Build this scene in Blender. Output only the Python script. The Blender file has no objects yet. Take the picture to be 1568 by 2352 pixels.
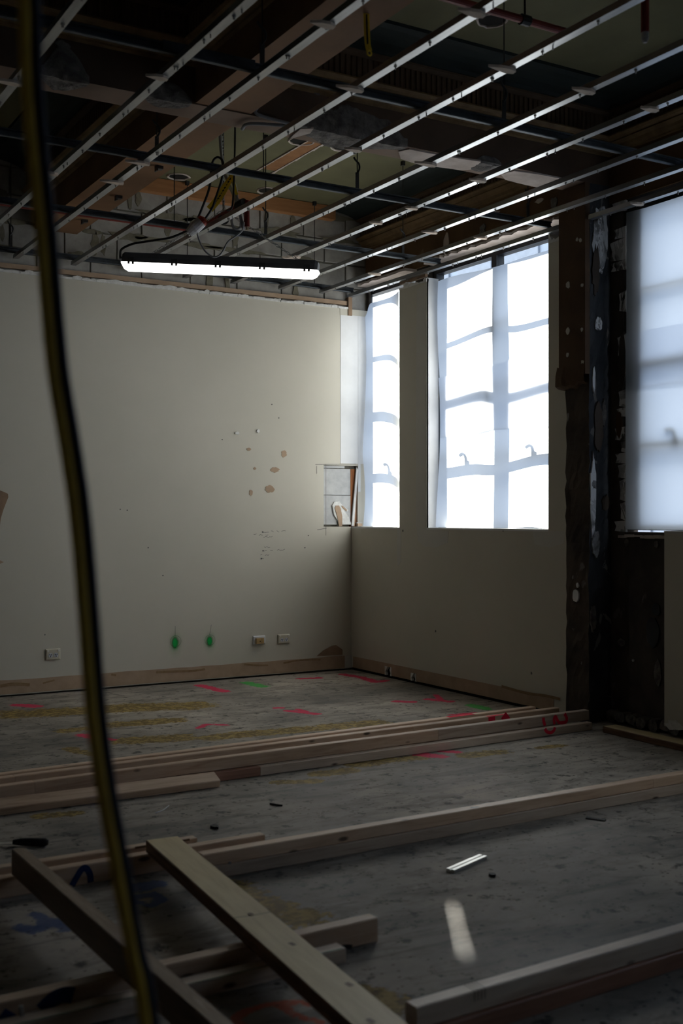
import bpy, math, random
import numpy as np
from mathutils import Vector, noise as mnoise

# ------------------------------------------------------------------ camera, sky, exposure
SC = bpy.context.scene
COL = SC.collection
TH = math.radians(30.6)                    # the view is turned 30.6 degrees from the window wall
CAM = (-4.82, -7.99, 1.25)
FPX, HZ = 2613.3, 1188.0                   # focal length and horizon for a 1568 x 2352 frame
cd = bpy.data.cameras.new('camera')
cd.lens = 40.0
cd.sensor_width = 36.0
cd.shift_y = 12.0 / 2352.0
cd.clip_start = 0.05
cd.dof.use_dof = True
cd.dof.focus_distance = 7.6
cd.dof.aperture_fstop = 3.2
cam = bpy.data.objects.new('camera', cd)
COL.objects.link(cam)
cam.location = CAM
cam.rotation_euler = (math.pi / 2, 0, -TH)
SC.camera = cam

W = bpy.data.worlds.new('overcast_sky')
SC.world = W
W.use_nodes = True
wn = W.node_tree
wn.nodes.clear()
wo = wn.nodes.new('ShaderNodeOutputWorld')
wb = wn.nodes.new('ShaderNodeBackground')
wb.inputs['Color'].default_value = (.91, 0.945, 1.0, 1)
wb.inputs['Strength'].default_value = 5.0
wn.links.new(wb.outputs[0], wo.inputs[0])

sd = bpy.data.lights.new('sun', 'SUN')
sd.energy = 44.0
sd.angle = math.radians(.6)
sd.color = (1.0, .93, .83)
sun = bpy.data.objects.new('sun', sd); COL.objects.link(sun)
sun.location = (20, 20, 20)
sun.rotation_euler = Vector((1.0, 1.63, .99)).to_track_quat('Z', 'Y').to_euler()

SC.view_settings.view_transform = 'Standard'
SC.view_settings.look = 'None'
SC.view_settings.gamma = 1.0
SC.view_settings.use_curve_mapping = False
SC.view_settings.exposure = 0.0
LAMP_STRENGTH = 3.6

# ------------------------------------------------------------------ survey helpers (pixel -> point on a known plane)
FW = (math.sin(TH), math.cos(TH))
RT = (math.cos(TH), -math.sin(TH))
def _ray(px):
    u = (px - 784.0) / FPX
    return FW[0] + u * RT[0], FW[1] + u * RT[1]
def FL(px, py, z=0.0):
    t = (CAM[2] - z) * FPX / (py - HZ); d = _ray(px)
    return (CAM[0] + t * d[0], CAM[1] + t * d[1], z)
def PT(px, py, t):
    d = _ray(px)
    return (CAM[0] + t * d[0], CAM[1] + t * d[1], CAM[2] + (HZ - py) / FPX * t)
def PX(px, py, X):
    d = _ray(px); return PT(px, py, (X - CAM[0]) / d[0])
def PY(px, py, Y):
    d = _ray(px); return PT(px, py, (Y - CAM[1]) / d[1])

# ------------------------------------------------------------------ mesh helpers
class MB:
    def __init__(s): s.v = []; s.f = []; s.m = []
    def add(s, vs, fs, mi=0):
        o = len(s.v); s.v += [tuple(p) for p in vs]
        for f in fs: s.f.append(tuple(i + o for i in f)); s.m.append(mi)
        return s
    def box(s, x0, x1, y0, y1, z0, z1, mi=0):
        if x0 > x1: x0, x1 = x1, x0
        if y0 > y1: y0, y1 = y1, y0
        if z0 > z1: z0, z1 = z1, z0
        vs = [(x0,y0,z0),(x1,y0,z0),(x1,y1,z0),(x0,y1,z0),(x0,y0,z1),(x1,y0,z1),(x1,y1,z1),(x0,y1,z1)]
        return s.add(vs, [(0,3,2,1),(4,5,6,7),(0,1,5,4),(1,2,6,5),(2,3,7,6),(3,0,4,7)], mi)
    def cbox(s, x0, x1, y0, y1, z0, z1, b=0.003, mi=0):
        """box with chamfered long edges (chamfer on the edges along x)"""
        ring = [(y0+b,z0),(y1-b,z0),(y1,z0+b),(y1,z1-b),(y1-b,z1),(y0+b,z1),(y0,z1-b),(y0,z0+b)]
        vs = [(x0,a,c) for a,c in ring] + [(x1,a,c) for a,c in ring]
        fs = [(i,i+8,(i+1)%8+8,(i+1)%8) for i in range(8)]
        fs = [tuple(reversed(f)) for f in fs]
        fs += [tuple(range(8))[::-1], tuple(range(8,16))]
        return s.add(vs, fs, mi)
    def prism(s, poly, axis, a, b, mi=0):
        """extrude a 2D polygon along axis ('x': poly is (y,z); 'y': (x,z); 'z': (x,y))"""
        n = len(poly)
        def P(p, t):
            if axis == 'x': return (t, p[0], p[1])
            if axis == 'y': return (p[0], t, p[1])
            return (p[0], p[1], t)
        vs = [P(p, a) for p in poly] + [P(p, b) for p in poly]
        fs = [(i, (i+1) % n, (i+1) % n + n, i+n) for i in range(n)]
        fs += [tuple(range(n))[::-1], tuple(range(n, 2*n))]
        return s.add(vs, fs, mi)
    def tube(s, pts, r, n=8, mi=0, cap=True):
        pts = [Vector(p) for p in pts]
        rr = r if isinstance(r, (list, tuple)) else [r] * len(pts)
        prev = None; vs = []; fs = []
        for i, p in enumerate(pts):
            d = (pts[min(i+1, len(pts)-1)] - pts[max(i-1, 0)])
            if d.length < 1e-9: d = Vector((0,0,1))
            d.normalize()
            if prev is None:
                a = Vector((0,0,1)) if abs(d.z) < .9 else Vector((1,0,0))
                e1 = d.cross(a).normalized()
            else:
                e1 = (prev - d * prev.dot(d))
                e1 = e1.normalized() if e1.length > 1e-6 else d.orthogonal().normalized()
            prev = e1; e2 = d.cross(e1)
            for k in range(n):
                w = 2*math.pi*k/n
                vs.append(tuple(p + e1*math.cos(w)*rr[i] + e2*math.sin(w)*rr[i]))
        for i in range(len(pts)-1):
            for k in range(n):
                fs.append((i*n+k, i*n+(k+1)%n, (i+1)*n+(k+1)%n, (i+1)*n+k))
        if cap:
            fs.append(tuple(range(n))[::-1]); o = (len(pts)-1)*n
            fs.append(tuple(range(o, o+n)))
        return s.add(vs, fs, mi)
    def torus(s, c, e1, e2, R1, R2, r, n=10, k=5, mi=0):
        c = Vector(c); e1 = Vector(e1); e2 = Vector(e2); e3 = e1.cross(e2)
        vs = []; fs = []
        for i in range(n):
            w = 2*math.pi*i/n
            d = e1*math.cos(w)*R1 + e2*math.sin(w)*R2; dn = d.normalized()
            for j in range(k):
                q = 2*math.pi*j/k
                vs.append(tuple(c + d + dn*math.cos(q)*r + e3*math.sin(q)*r))
        for i in range(n):
            for j in range(k):
                fs.append((i*k+j, ((i+1)%n)*k+j, ((i+1)%n)*k+(j+1)%k, i*k+(j+1)%k))
        return s.add(vs, fs, mi)
    def build(s, name, mats, parent=None, local=False, smooth=False, base=None):
        mats = mats if isinstance(mats, (list, tuple)) else [mats]
        v = np.array(s.v, float)
        if parent is not None and not local:
            v = v - np.array(wloc(parent))
        off = np.zeros(3)
        if parent is None and not local:
            lo, hi = v.min(0), v.max(0)
            off = np.array(base if base is not None else ((lo[0]+hi[0])/2, (lo[1]+hi[1])/2, lo[2]))
            v = v - off
        me = bpy.data.meshes.new(name)
        me.from_pydata([tuple(p) for p in v], [], s.f)
        for m in mats: me.materials.append(MAT[m])
        if len(mats) > 1: me.polygons.foreach_set('material_index', s.m)
        if smooth: me.polygons.foreach_set('use_smooth', [True]*len(me.polygons))
        me.validate(); me.update()
        o = bpy.data.objects.new(name, me)
        COL.objects.link(o)
        o.location = tuple(off)
        if parent is not None: o.parent = parent
        return o

def wloc(o):
    p = Vector((0,0,0))
    while o is not None: p += o.location; o = o.parent
    return tuple(p)
def tag(o, label=None, cat=None, group=None, kind=None):
    if label: o['label'] = label
    if cat: o['category'] = cat
    if group: o['group'] = group
    if kind: o['kind'] = kind
    return o
def empty(name, loc):
    o = bpy.data.objects.new(name, None); COL.objects.link(o); o.location = loc
    o.empty_display_size = .1
    return o
def smooth_path(pts, k=8):
    P = [Vector(p) for p in pts]; out = []
    for i in range(len(P)-1):
        a = P[max(i-1,0)]; b = P[i]; c = P[i+1]; d = P[min(i+2,len(P)-1)]
        for j in range(k):
            t = j/k
            out.append(0.5*((2*b)+(c-a)*t+(2*a-5*b+4*c-d)*t*t+(3*b-a-3*c+d)*t**3))
    out.append(P[-1]); return out
def panel(mb, axis, a0, a1, us, vs, holes, mi=0):
    """board normal to axis, spanning us x vs with rectangular holes, thickness a0..a1"""
    U = sorted(set([us[0], us[1]] + [h for q in holes for h in q[:2] if us[0] < h < us[1]]))
    V = sorted(set([vs[0], vs[1]] + [h for q in holes for h in q[2:] if vs[0] < h < vs[1]]))
    nu, nv = len(U)-1, len(V)-1
    def solid(i, j):
        if not (0 <= i < nu and 0 <= j < nv): return False
        cu, cv = (U[i]+U[i+1])/2, (V[j]+V[j+1])/2
        return not any(h[0] < cu < h[1] and h[2] < cv < h[3] for h in holes)
    idx = {}
    def vid(i, j, a):
        key = (i, j, a)
        if key not in idx:
            u, v, t = U[i], V[j], (a0, a1)[a]
            idx[key] = len(mb.v)
            mb.v.append((t,u,v) if axis == 'x' else (u,t,v) if axis == 'y' else (u,v,t))
        return idx[key]
    def face(*q): mb.f.append(q); mb.m.append(mi)
    for i in range(nu):
        for j in range(nv):
            if not solid(i, j): continue
            for a in (0, 1):
                q = [vid(i,j,a), vid(i+1,j,a), vid(i+1,j+1,a), vid(i,j+1,a)]
                face(*(q if a else q[::-1]))
            if not solid(i-1,j): face(vid(i,j,0), vid(i,j,1), vid(i,j+1,1), vid(i,j+1,0))
            if not solid(i+1,j): face(vid(i+1,j,0), vid(i+1,j+1,0), vid(i+1,j+1,1), vid(i+1,j,1))
            if not solid(i,j-1): face(vid(i,j,0), vid(i+1,j,0), vid(i+1,j,1), vid(i,j,1))
            if not solid(i,j+1): face(vid(i,j+1,0), vid(i,j+1,1), vid(i+1,j+1,1), vid(i+1,j+1,0))
    return mb
def blob(cx, cy, rx, ry, n=18, jag=.25, seed=0):
    r = random.Random(seed)
    return [(cx+rx*math.cos(2*math.pi*i/n)*(1+r.uniform(-jag,jag)), cy+ry*math.sin(2*math.pi*i/n)*(1+r.uniform(-jag,jag))) for i in range(n)]
def ribbon(mb, pts, width, nrm, off=0.0008, mi=0):
    """flat painted stroke lying on a surface with normal nrm"""
    pts = [Vector(p) for p in pts]; nrm = Vector(nrm).normalized()
    n = len(pts); L = []; vs = []; fs = []
    for i, p in enumerate(pts):
        d = (pts[min(i+1,n-1)]-pts[max(i-1,0)]).normalized()
        sd = nrm.cross(d).normalized()
        w = width if not isinstance(width, (list,tuple)) else width[i]
        vs += [tuple(p+sd*w/2+nrm*off), tuple(p-sd*w/2+nrm*off)]
    for i in range(n-1): fs.append((2*i, 2*i+1, 2*i+3, 2*i+2))
    return mb.add(vs, fs, mi)

# ------------------------------------------------------------------ materials
MAT = {}
def newmat(name, rough=.8, metal=0.0, spec=.3):
    m = bpy.data.materials.new(name); m.use_nodes = True
    nt = m.node_tree; b = nt.nodes['Principled BSDF']
    b.inputs['Roughness'].default_value = rough
    b.inputs['Metallic'].default_value = metal
    b.inputs['Specular IOR Level'].default_value = spec
    MAT[name] = m
    return m, nt, b
def coord(nt, stretch=None, kind='Object', loc=(0,0,0)):
    tc = nt.nodes.new('ShaderNodeTexCoord'); o = tc.outputs[kind]
    mp = nt.nodes.new('ShaderNodeMapping'); nt.links.new(o, mp.inputs['Vector'])
    if stretch: mp.inputs['Scale'].default_value = stretch
    oi = nt.nodes.new('ShaderNodeObjectInfo')
    if kind == 'Object':
        ml = nt.nodes.new('ShaderNodeMath'); ml.operation = 'MULTIPLY'; ml.inputs[1].default_value = 37.0
        nt.links.new(oi.outputs['Random'], ml.inputs[0]); nt.links.new(ml.outputs[0], mp.inputs['Location'])
    return mp.outputs[0]
def noise(nt, vec, scale=5, detail=5, rough=.6, dist=0):
    n = nt.nodes.new('ShaderNodeTexNoise'); n.inputs['Scale'].default_value = scale
    n.inputs['Detail'].default_value = detail; n.inputs['Roughness'].default_value = rough
    n.inputs['Distortion'].default_value = dist
    nt.links.new(vec, n.inputs['Vector']); return n.outputs['Fac']
def ramp(nt, fac, stops, interp='LINEAR'):
    r = nt.nodes.new('ShaderNodeValToRGB'); r.color_ramp.interpolation = interp
    e = r.color_ramp.elements
    while len(e) < len(stops): e.new(.5)
    for q, (p, c) in zip(e, stops):
        q.position = p
        q.color = (c, c, c, 1) if isinstance(c, (int, float)) else (*c, 1)
    nt.links.new(fac, r.inputs['Fac']); return r.outputs['Color']
def mix(nt, fac, a, b, mode='MIX'):
    n = nt.nodes.new('ShaderNodeMix'); n.data_type = 'RGBA'; n.blend_type = mode
    for sock, val in ((n.inputs[0], fac), (n.inputs[6], a), (n.inputs[7], b)):
        if isinstance(val, (int, float)): sock.default_value = val
        elif isinstance(val, tuple): sock.default_value = (*val, 1)
        else: nt.links.new(val, sock)
    return n.outputs[2]
def math_(nt, op, a, b=None):
    n = nt.nodes.new('ShaderNodeMath'); n.operation = op
    for sock, val in zip(n.inputs, (a, b)):
        if val is None: continue
        if isinstance(val, (int, float)): sock.default_value = val
        else: nt.links.new(val, sock)
    return n.outputs[0]
def bump(nt, b, h, strength=.3, dist=.01):
    n = nt.nodes.new('ShaderNodeBump'); n.inputs['Strength'].default_value = strength
    n.inputs['Distance'].default_value = dist
    nt.links.new(h, n.inputs['Height']); nt.links.new(n.outputs[0], b.inputs['Normal'])
def simple(name, c1, c2=None, scale=6, rough=.8, metal=0, spec=.3, bmp=.15, stretch=None, lo=.35, hi=.65, bdist=.01, detail=6):
    m, nt, b = newmat(name, rough, metal, spec)
    v = coord(nt, stretch)
    f = noise(nt, v, scale, detail)
    c2 = c2 or tuple(x*.8 for x in c1)
    nt.links.new(ramp(nt, f, [(lo, c1), (hi, c2)]), b.inputs['Base Color'])
    if bmp: bump(nt, b, f, bmp, bdist)
    return m, nt, b

simple('cream_paint', (.57,.535,.455), (.53,.50,.422), scale=1.3, rough=.75, bmp=.05)
simple('white_primer', (.74,.74,.74), (.66,.66,.66), scale=4, rough=.7, bmp=.05)
simple('patch_grey', (.53,.51,.47), (.57,.55,.50), scale=3, rough=.8, bmp=.05)
simple('torn_paper', (.43,.31,.215), (.36,.255,.175), scale=9, rough=.95, bmp=.2)
simple('torn_paper_dark', (.30,.20,.13), (.22,.15,.10), scale=9, rough=.95, bmp=.2)
simple('glue_residue', (.24,.15,.075), (.30,.20,.11), scale=20, rough=.8, bmp=.4)
simple('gypsum_core', (.74,.73,.70), (.60,.59,.56), scale=40, rough=.95, bmp=.5)
simple('block', (.40,.385,.355), (.30,.285,.26), scale=9, rough=.95, bmp=.35)
simple('mortar', (.26,.245,.20), (.19,.18,.15), scale=25, rough=.95, bmp=.5)
simple('mortar_smear', (.17,.155,.11), (.22,.205,.155), scale=25, rough=.95, bmp=.5)
simple('cement_board', (.52,.52,.51), (.42,.42,.42), scale=14, rough=.9, bmp=.2, detail=10)
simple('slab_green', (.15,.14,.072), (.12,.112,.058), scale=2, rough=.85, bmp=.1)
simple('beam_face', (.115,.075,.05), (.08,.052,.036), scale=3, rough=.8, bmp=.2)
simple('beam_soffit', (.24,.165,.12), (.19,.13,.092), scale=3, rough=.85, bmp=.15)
simple('beam_brown', (.19,.105,.05), (.13,.07,.035), scale=3, rough=.8, bmp=.15)
simple('soffit_brown', (.24,.125,.06), (.19,.10,.048), scale=3, rough=.8, bmp=.15)
simple('broken_concrete', (.24,.22,.20), (.10,.09,.085), scale=18, rough=.95, bmp=.9, bdist=.03, detail=10)
simple('pale_plaster', (.60,.52,.47), (.46,.38,.33), scale=11, rough=.9, bmp=.25)
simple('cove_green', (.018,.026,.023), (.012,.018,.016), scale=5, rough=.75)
simple('frieze', (.13,.085,.05), (.09,.058,.035), scale=7, rough=.8)
simple('gold_moulding', (.26,.17,.08), (.17,.105,.05), scale=9, rough=.7)
simple('batten_wood', (.42,.20,.08), (.33,.15,.06), scale=4, stretch=(1,12,12), rough=.75)
simple('exposed_strip', (.36,.17,.07), (.26,.12,.05), scale=7, rough=.85)
simple('void_shade', (.02,.018,.015), (.012,.011,.01), rough=1)  # near-black colour painted in for the shade inside openings
simple('galvanised', (.40,.41,.42), (.31,.32,.33), scale=30, rough=.36, metal=.9, bmp=.05, stretch=(1,.15,1))
simple('galvanised_dull', (.085,.095,.105), (.06,.068,.078), scale=30, rough=.6, metal=.8, bmp=.05)
simple('rod_steel', (.06,.06,.06), (.04,.04,.04), rough=.5, metal=.6)
simple('screw_steel', (.35,.34,.32), (.25,.24,.23), rough=.5, metal=.5)
simple('scrap_board', (.62,.52,.43), (.50,.42,.35), scale=30, rough=.9)
simple('window_black', (.018,.02,.026), (.012,.013,.017), rough=.45, spec=.5)
simple('handle_grey', (.10,.10,.10), rough=.5, metal=.4)
simple('lamp_housing', (.10,.105,.115), (.085,.09,.10), rough=.55)
simple('lamp_clip', (.07,.072,.078), rough=.5)
simple('chain_steel', (.40,.40,.40), (.25,.25,.25), rough=.4, metal=.9)
simple('black_cable', (.018,.018,.018), rough=.55)
simple('grey_cable', (.30,.30,.31), rough=.6)
simple('connector_grey', (.50,.50,.53), rough=.5)
simple('red_plastic', (.40,.05,.03), rough=.5)
simple('clear_plastic', (.55,.55,.56), rough=.25, spec=.6)
simple('red_pipe', (.20,.025,.018), (.14,.018,.013), rough=.5)
simple('pipe_black', (.02,.02,.02), rough=.6)
simple('brass', (.5,.42,.3), rough=.35, metal=.8)
simple('yellow_tape', (.85,.60,.04), (.80,.52,.03), rough=.6)
simple('tape_print', (.02,.02,.02), rough=.7)
simple('yellow_lead', (.62,.40,.05), (.52,.32,.04), scale=20, rough=.55)
simple('navy_lead', (.012,.016,.035), (.01,.012,.025), rough=.55)
simple('outlet_cream', (.55,.51,.40), (.52,.48,.38), rough=.4, bmp=0)
simple('outlet_white', (.66,.66,.66), rough=.4, bmp=0)
simple('outlet_brown', (.42,.28,.12), rough=.5, bmp=0)
simple('socket_white', (.62,.63,.68), rough=.4, bmp=0)
simple('switch_white', (.72,.70,.65), rough=.35, bmp=0)
simple('pencil', (.16,.15,.14), rough=.9, bmp=0)
simple('black_rubber', (.012,.012,.013), rough=.6)
simple('alloy', (.62,.61,.58), rough=.35, metal=.8)
simple('dark_steel', (.12,.12,.12), rough=.45, metal=.7)
simple('trim_white', (.74,.73,.71), rough=.5)
simple('wood_copper', (.36,.13,.045), (.22,.08,.03), scale=4, stretch=(14,14,1), rough=.7)
simple('facade', (.20,.235,.29), (.18,.215,.27), rough=.8, bmp=0)
simple('facade_glass', (.13,.155,.20), rough=.2, spec=.6, bmp=0)
simple('asphalt', (.16,.16,.16), (.12,.12,.12), rough=.9)
simple('rear_wall', (.50,.48,.42), (.46,.44,.39), rough=.9)
simple('red_spray', (.85,.02,.06), (.75,.015,.05), scale=30, rough=.7, bmp=0)
simple('blue_spray', (.02,.05,.16), (.015,.035,.11), scale=30, rough=.7, bmp=0)
simple('green_chalk', (.03,.16,.08), rough=.8, bmp=0)

def spray_material(name, c):
    """spray mist that thins out from the middle of its object outward"""
    m, nt, b = newmat(name, .7)
    b.inputs['Base Color'].default_value = (*c, 1)
    at = nt.nodes.new('ShaderNodeAttribute'); at.attribute_name = 'mist_amount'
    v = coord(nt); n = noise(nt, v, 160, 3)
    f = math_(nt, 'MULTIPLY', at.outputs['Fac'], math_(nt, 'ADD', n, .55))
    nt.links.new(math_(nt, 'MINIMUM', f, 1.0), b.inputs['Alpha'])
spray_material('green_mist', (.0,.34,.06))

def wood(name, c1, c2, dark, knots=1.0):
    m, nt, b = newmat(name, .5, spec=.5)
    v = coord(nt, (1.2, 14, 14))
    g = noise(nt, v, 3.0, 8, .6, .6)
    col = ramp(nt, g, [(.30, c1), (.52, c2), (.70, dark)])
    v2 = coord(nt, (1, 1, 1))
    vo = nt.nodes.new('ShaderNodeTexVoronoi'); vo.inputs['Scale'].default_value = 4.2
    mpk = coord(nt, (1.0, 2.6, 2.6)); nt.links.new(mpk, vo.inputs['Vector'])
    k = ramp(nt, vo.outputs['Distance'], [(.06, knots), (.12, 0.0)])
    col = mix(nt, k, col, (.07,.04,.025))
    big = noise(nt, v2, 2.0, 3)
    col = mix(nt, ramp(nt, big, [(.45, 0.0), (.75, .35)]), col, tuple(x*.55 for x in c2))
    oi = nt.nodes.new('ShaderNodeObjectInfo')
    tone = ramp(nt, oi.outputs['Random'], [(0, .82), (1, 1.08)])
    col = mix(nt, 1.0, col, tone, 'MULTIPLY')
    nt.links.new(col, b.inputs['Base Color']); bump(nt, b, g, .12, .004)
wood('pine', (.74,.54,.38), (.64,.44,.29), (.47,.29,.18))
wood('pine_grey', (.66,.54,.42), (.58,.45,.34), (.44,.32,.23))
wood('pine_red', (.40,.20,.13), (.33,.16,.10), (.24,.11,.07))
wood('lvl_face', (.76,.61,.34), (.68,.53,.28), (.58,.43,.22), 0.0)
wood('lvl_edge', (.23,.125,.06), (.14,.07,.035), (.33,.19,.09), 0.0)
wood('lvl_edge_pale', (.42,.30,.20), (.30,.20,.125), (.48,.36,.25), 0.0)
wood('lvl_side', (.22,.15,.09), (.17,.11,.065), (.13,.08,.045), 0.0)

def masonry(name, base, dark, pale, thr=.62, white=None, scale=3.0):
    m, nt, b = newmat(name, .92, spec=.2)
    v = coord(nt, None, 'Generated' if False else 'Object')
    n1 = noise(nt, v, scale, 10, .62, .3)
    col = ramp(nt, n1, [(.35, dark), (.60, base)])
    n2 = noise(nt, coord(nt, (1.3, 1.3, .7)), scale*1.6, 7, .55, .6)
    col = mix(nt, ramp(nt, n2, [(thr, 0.0), (thr+.02, 1.0)]), col, pale)
    if white:
        n3 = noise(nt, coord(nt, (1, 1, .6)), scale*2.4, 6, .5, .8)
        col = mix(nt, ramp(nt, n3, [(.665, 0.0), (.68, 1.0)]), col, white)
    nt.links.new(col, b.inputs['Base Color']); bump(nt, b, n1, .6, .02)
masonry('stripped_masonry', (0.090,0.075,0.063), (0.045,0.039,0.035), (0.112,0.102,0.093), .64)
masonry('column_rough', (0.096,0.074,0.058), (0.045,0.037,0.032), (0.160,0.144,0.128), .66, (.22,.21,.20))
masonry('column_blue', (0.063,0.066,0.072), (0.036,0.038,0.042), (0.150,0.138,0.126), .64, (.19,.185,.18), 3.4)
masonry('brown_render', (.115,.070,.042), (.085,.052,.032), (.14,.09,.06), .70)
masonry('brown_plaster', (.15,.085,.042), (.10,.058,.03), (.20,.13,.075), .66, None, 2.4)
masonry('flaking_white', (.55,.54,.53), (.06,.053,.047), (.72,.71,.70), .52, None, 7)

# window film: milky sheet, part diffuse transmission, part blurred see-through
m = bpy.data.materials.new('milky_film'); m.use_nodes = True; MAT['milky_film'] = m
nt = m.node_tree; nt.nodes.clear()
out = nt.nodes.new('ShaderNodeOutputMaterial')
tr = nt.nodes.new('ShaderNodeBsdfTranslucent'); tr.inputs['Color'].default_value = (.84,.86,.90,1)
rf = nt.nodes.new('ShaderNodeBsdfRefraction'); rf.inputs['Color'].default_value = (.93,.95,1,1)
rf.inputs['IOR'].default_value = 1.06; rf.inputs['Roughness'].default_value = .42
df = nt.nodes.new('ShaderNodeBsdfDiffuse'); df.inputs['Color'].default_value = (.75,.77,.82,1)
m1 = nt.nodes.new('ShaderNodeMixShader'); m1.inputs[0].default_value = .04
m2 = nt.nodes.new('ShaderNodeMixShader'); m2.inputs[0].default_value = .05
nt.links.new(tr.outputs[0], m1.inputs[1]); nt.links.new(rf.outputs[0], m1.inputs[2])
nt.links.new(m1.outputs[0], m2.inputs[1]); nt.links.new(df.outputs[0], m2.inputs[2])
nt.links.new(m2.outputs[0], out.inputs[0])
# window glass
m = bpy.data.materials.new('window_glass'); m.use_nodes = True; MAT['window_glass'] = m
nt = m.node_tree; nt.nodes.clear()
out = nt.nodes.new('ShaderNodeOutputMaterial')
tp = nt.nodes.new('ShaderNodeBsdfTransparent'); tp.inputs['Color'].default_value = (.93,.96,.97,1)
gl = nt.nodes.new('ShaderNodeBsdfGlossy'); gl.inputs['Roughness'].default_value = .05
fr = nt.nodes.new('ShaderNodeMixShader'); fr.inputs[0].default_value = .05
nt.links.new(tp.outputs[0], fr.inputs[1]); nt.links.new(gl.outputs[0], fr.inputs[2]); nt.links.new(fr.outputs[0], out.inputs[0])
# lit diffuser of the batten
m = bpy.data.materials.new('lamp_diffuser'); m.use_nodes = True; MAT['lamp_diffuser'] = m
nt = m.node_tree; b = nt.nodes['Principled BSDF']
b.inputs['Base Color'].default_value = (.9,.9,.9,1); b.inputs['Emission Color'].default_value = (1,.985,.95,1)
b.inputs['Emission Strength'].default_value = LAMP_STRENGTH

# concrete floor with sprayed set-out marks and old adhesive (masks stored on the mesh)
m, nt, b = newmat('concrete_floor', .7, spec=.2)
v = coord(nt)
n1 = noise(nt, v, 1.1, 10, .62, .2); n2 = noise(nt, v, 14, 8, .7); n3 = noise(nt, coord(nt, (1, 5, 1)), 2.2, 8, .6, .5)
n1b = noise(nt, coord(nt, (1, 2.5, 1)), 3.4, 10, .7, .4)
col = ramp(nt, n1, [(.34, (.155,.138,.118)), (.47, (.30,.262,.22)), (.62, (.45,.39,.325))])
col = mix(nt, ramp(nt, n1b, [(.38, .6), (.52, 0.0)]), col, (.125,.112,.097))
col = mix(nt, ramp(nt, n3, [(.56, 0.0), (.62, .45)]), col, (.085,.08,.076))
col = mix(nt, ramp(nt, n2, [(.56, 0.0), (.64, .85)]), col, (.05,.046,.042))
vo = nt.nodes.new('ShaderNodeTexVoronoi'); vo.inputs['Scale'].default_value = 9.0; nt.links.new(v, vo.inputs['Vector'])
col = mix(nt, ramp(nt, vo.outputs['Distance'], [(.07, .9), (.10, 0.0)]), col, (.045,.04,.035))
n4 = noise(nt, v, 42, 4, .7)
n5 = noise(nt, coord(nt, (1,2.2,1)), 7, 8, .72)
n6 = noise(nt, v, 30, 6, .7)
def layer(attr, ch, colour, thr, soft, strength=1.0):
    global col
    at = nt.nodes.new('ShaderNodeAttribute'); at.attribute_name = attr
    sp = nt.nodes.new('ShaderNodeSeparateColor'); nt.links.new(at.outputs['Color'], sp.inputs[0])
    f = math_(nt, 'MULTIPLY', sp.outputs[ch], math_(nt, 'ADD', math_(nt, 'MULTIPLY', n4, 1.3), math_(nt, 'MULTIPLY', n5, 1.3)))
    col = mix(nt, ramp(nt, f, [(thr, 0.0), (thr+soft, strength)]), col, colour)
layer('residue', 0, ramp(nt, n6, [(.42, (.36,.25,.07)), (.54, (.15,.095,.025))]), .98, .16, .95)
layer('residue', 1, (.52,.49,.46), 1.0, .3, .7)
layer('residue', 2, (.03,.028,.026), 1.1, .3, .85)
layer('spray', 0, (.62,.03,.09), .92, .25, .95)
layer('spray', 1, (.04,.38,.06), .92, .3, .85)
layer('spray', 2, (.03,.07,.20), .80, .4, .8)
layer('spray2', 0, (.50,.08,.02), .80, .35, .8)
vo2 = nt.nodes.new('ShaderNodeTexVoronoi'); vo2.inputs['Scale'].default_value = 21.0; nt.links.new(coord(nt, (1, 1.6, 1)), vo2.inputs['Vector'])
col = mix(nt, ramp(nt, vo2.outputs['Distance'], [(.10, .95), (.15, 0.0)]), col, (.03,.027,.024))
nt.links.new(col, b.inputs['Base Color'])
nt.links.new(ramp(nt, n1, [(.3, .55), (.6, .8)]), b.inputs['Roughness'])
bump(nt, b, n2, .25, .006)

# ------------------------------------------------------------------ setting: floor
def axis_pts(lo, hi, flo, fhi, step, coarse):
    a = list(np.arange(lo, flo, coarse)) + list(np.arange(flo, fhi, step)) + list(np.arange(fhi, hi + 1e-6, coarse))
    if a[-1] < hi: a.append(hi)
    return np.array(a)
gx = axis_pts(-8.6, .2, -4.6, .1, .022, .5); gy = axis_pts(-13.0, .06, -6.2, -.01, .022, .5)
X, Y = np.meshgrid(gx, gy, indexing='ij')
nx, ny = len(gx), len(gy)
verts = np.stack([X.ravel(), Y.ravel(), np.zeros(nx*ny)], 1)
ii, jj = np.meshgrid(np.arange(nx-1), np.arange(ny-1), indexing='ij')
a = (ii*ny+jj).ravel(); faces = np.stack([a, a+ny, a+ny+1, a+1], 1)
me = bpy.data.meshes.new('floor')
me.from_pydata(verts.tolist(), [], faces.tolist())
def strokes(lst):
    M = np.zeros(nx*ny)
    for pts, w in lst:
        q = [FL(*p)[:2] for p in pts]
        d = np.full(nx*ny, 9.0)
        for (x0,y0),(x1,y1) in zip(q[:-1], q[1:]):
            L2 = (x1-x0)**2+(y1-y0)**2+1e-9
            t = np.clip(((verts[:,0]-x0)*(x1-x0)+(verts[:,1]-y0)*(y1-y0))/L2, 0, 1)
            d = np.minimum(d, np.hypot(verts[:,0]-x0-t*(x1-x0), verts[:,1]-y0-t*(y1-y0)))
        M = np.maximum(M, np.clip(1.15-d/(w*1.35)*.75, 0, 1))
    return M
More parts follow.
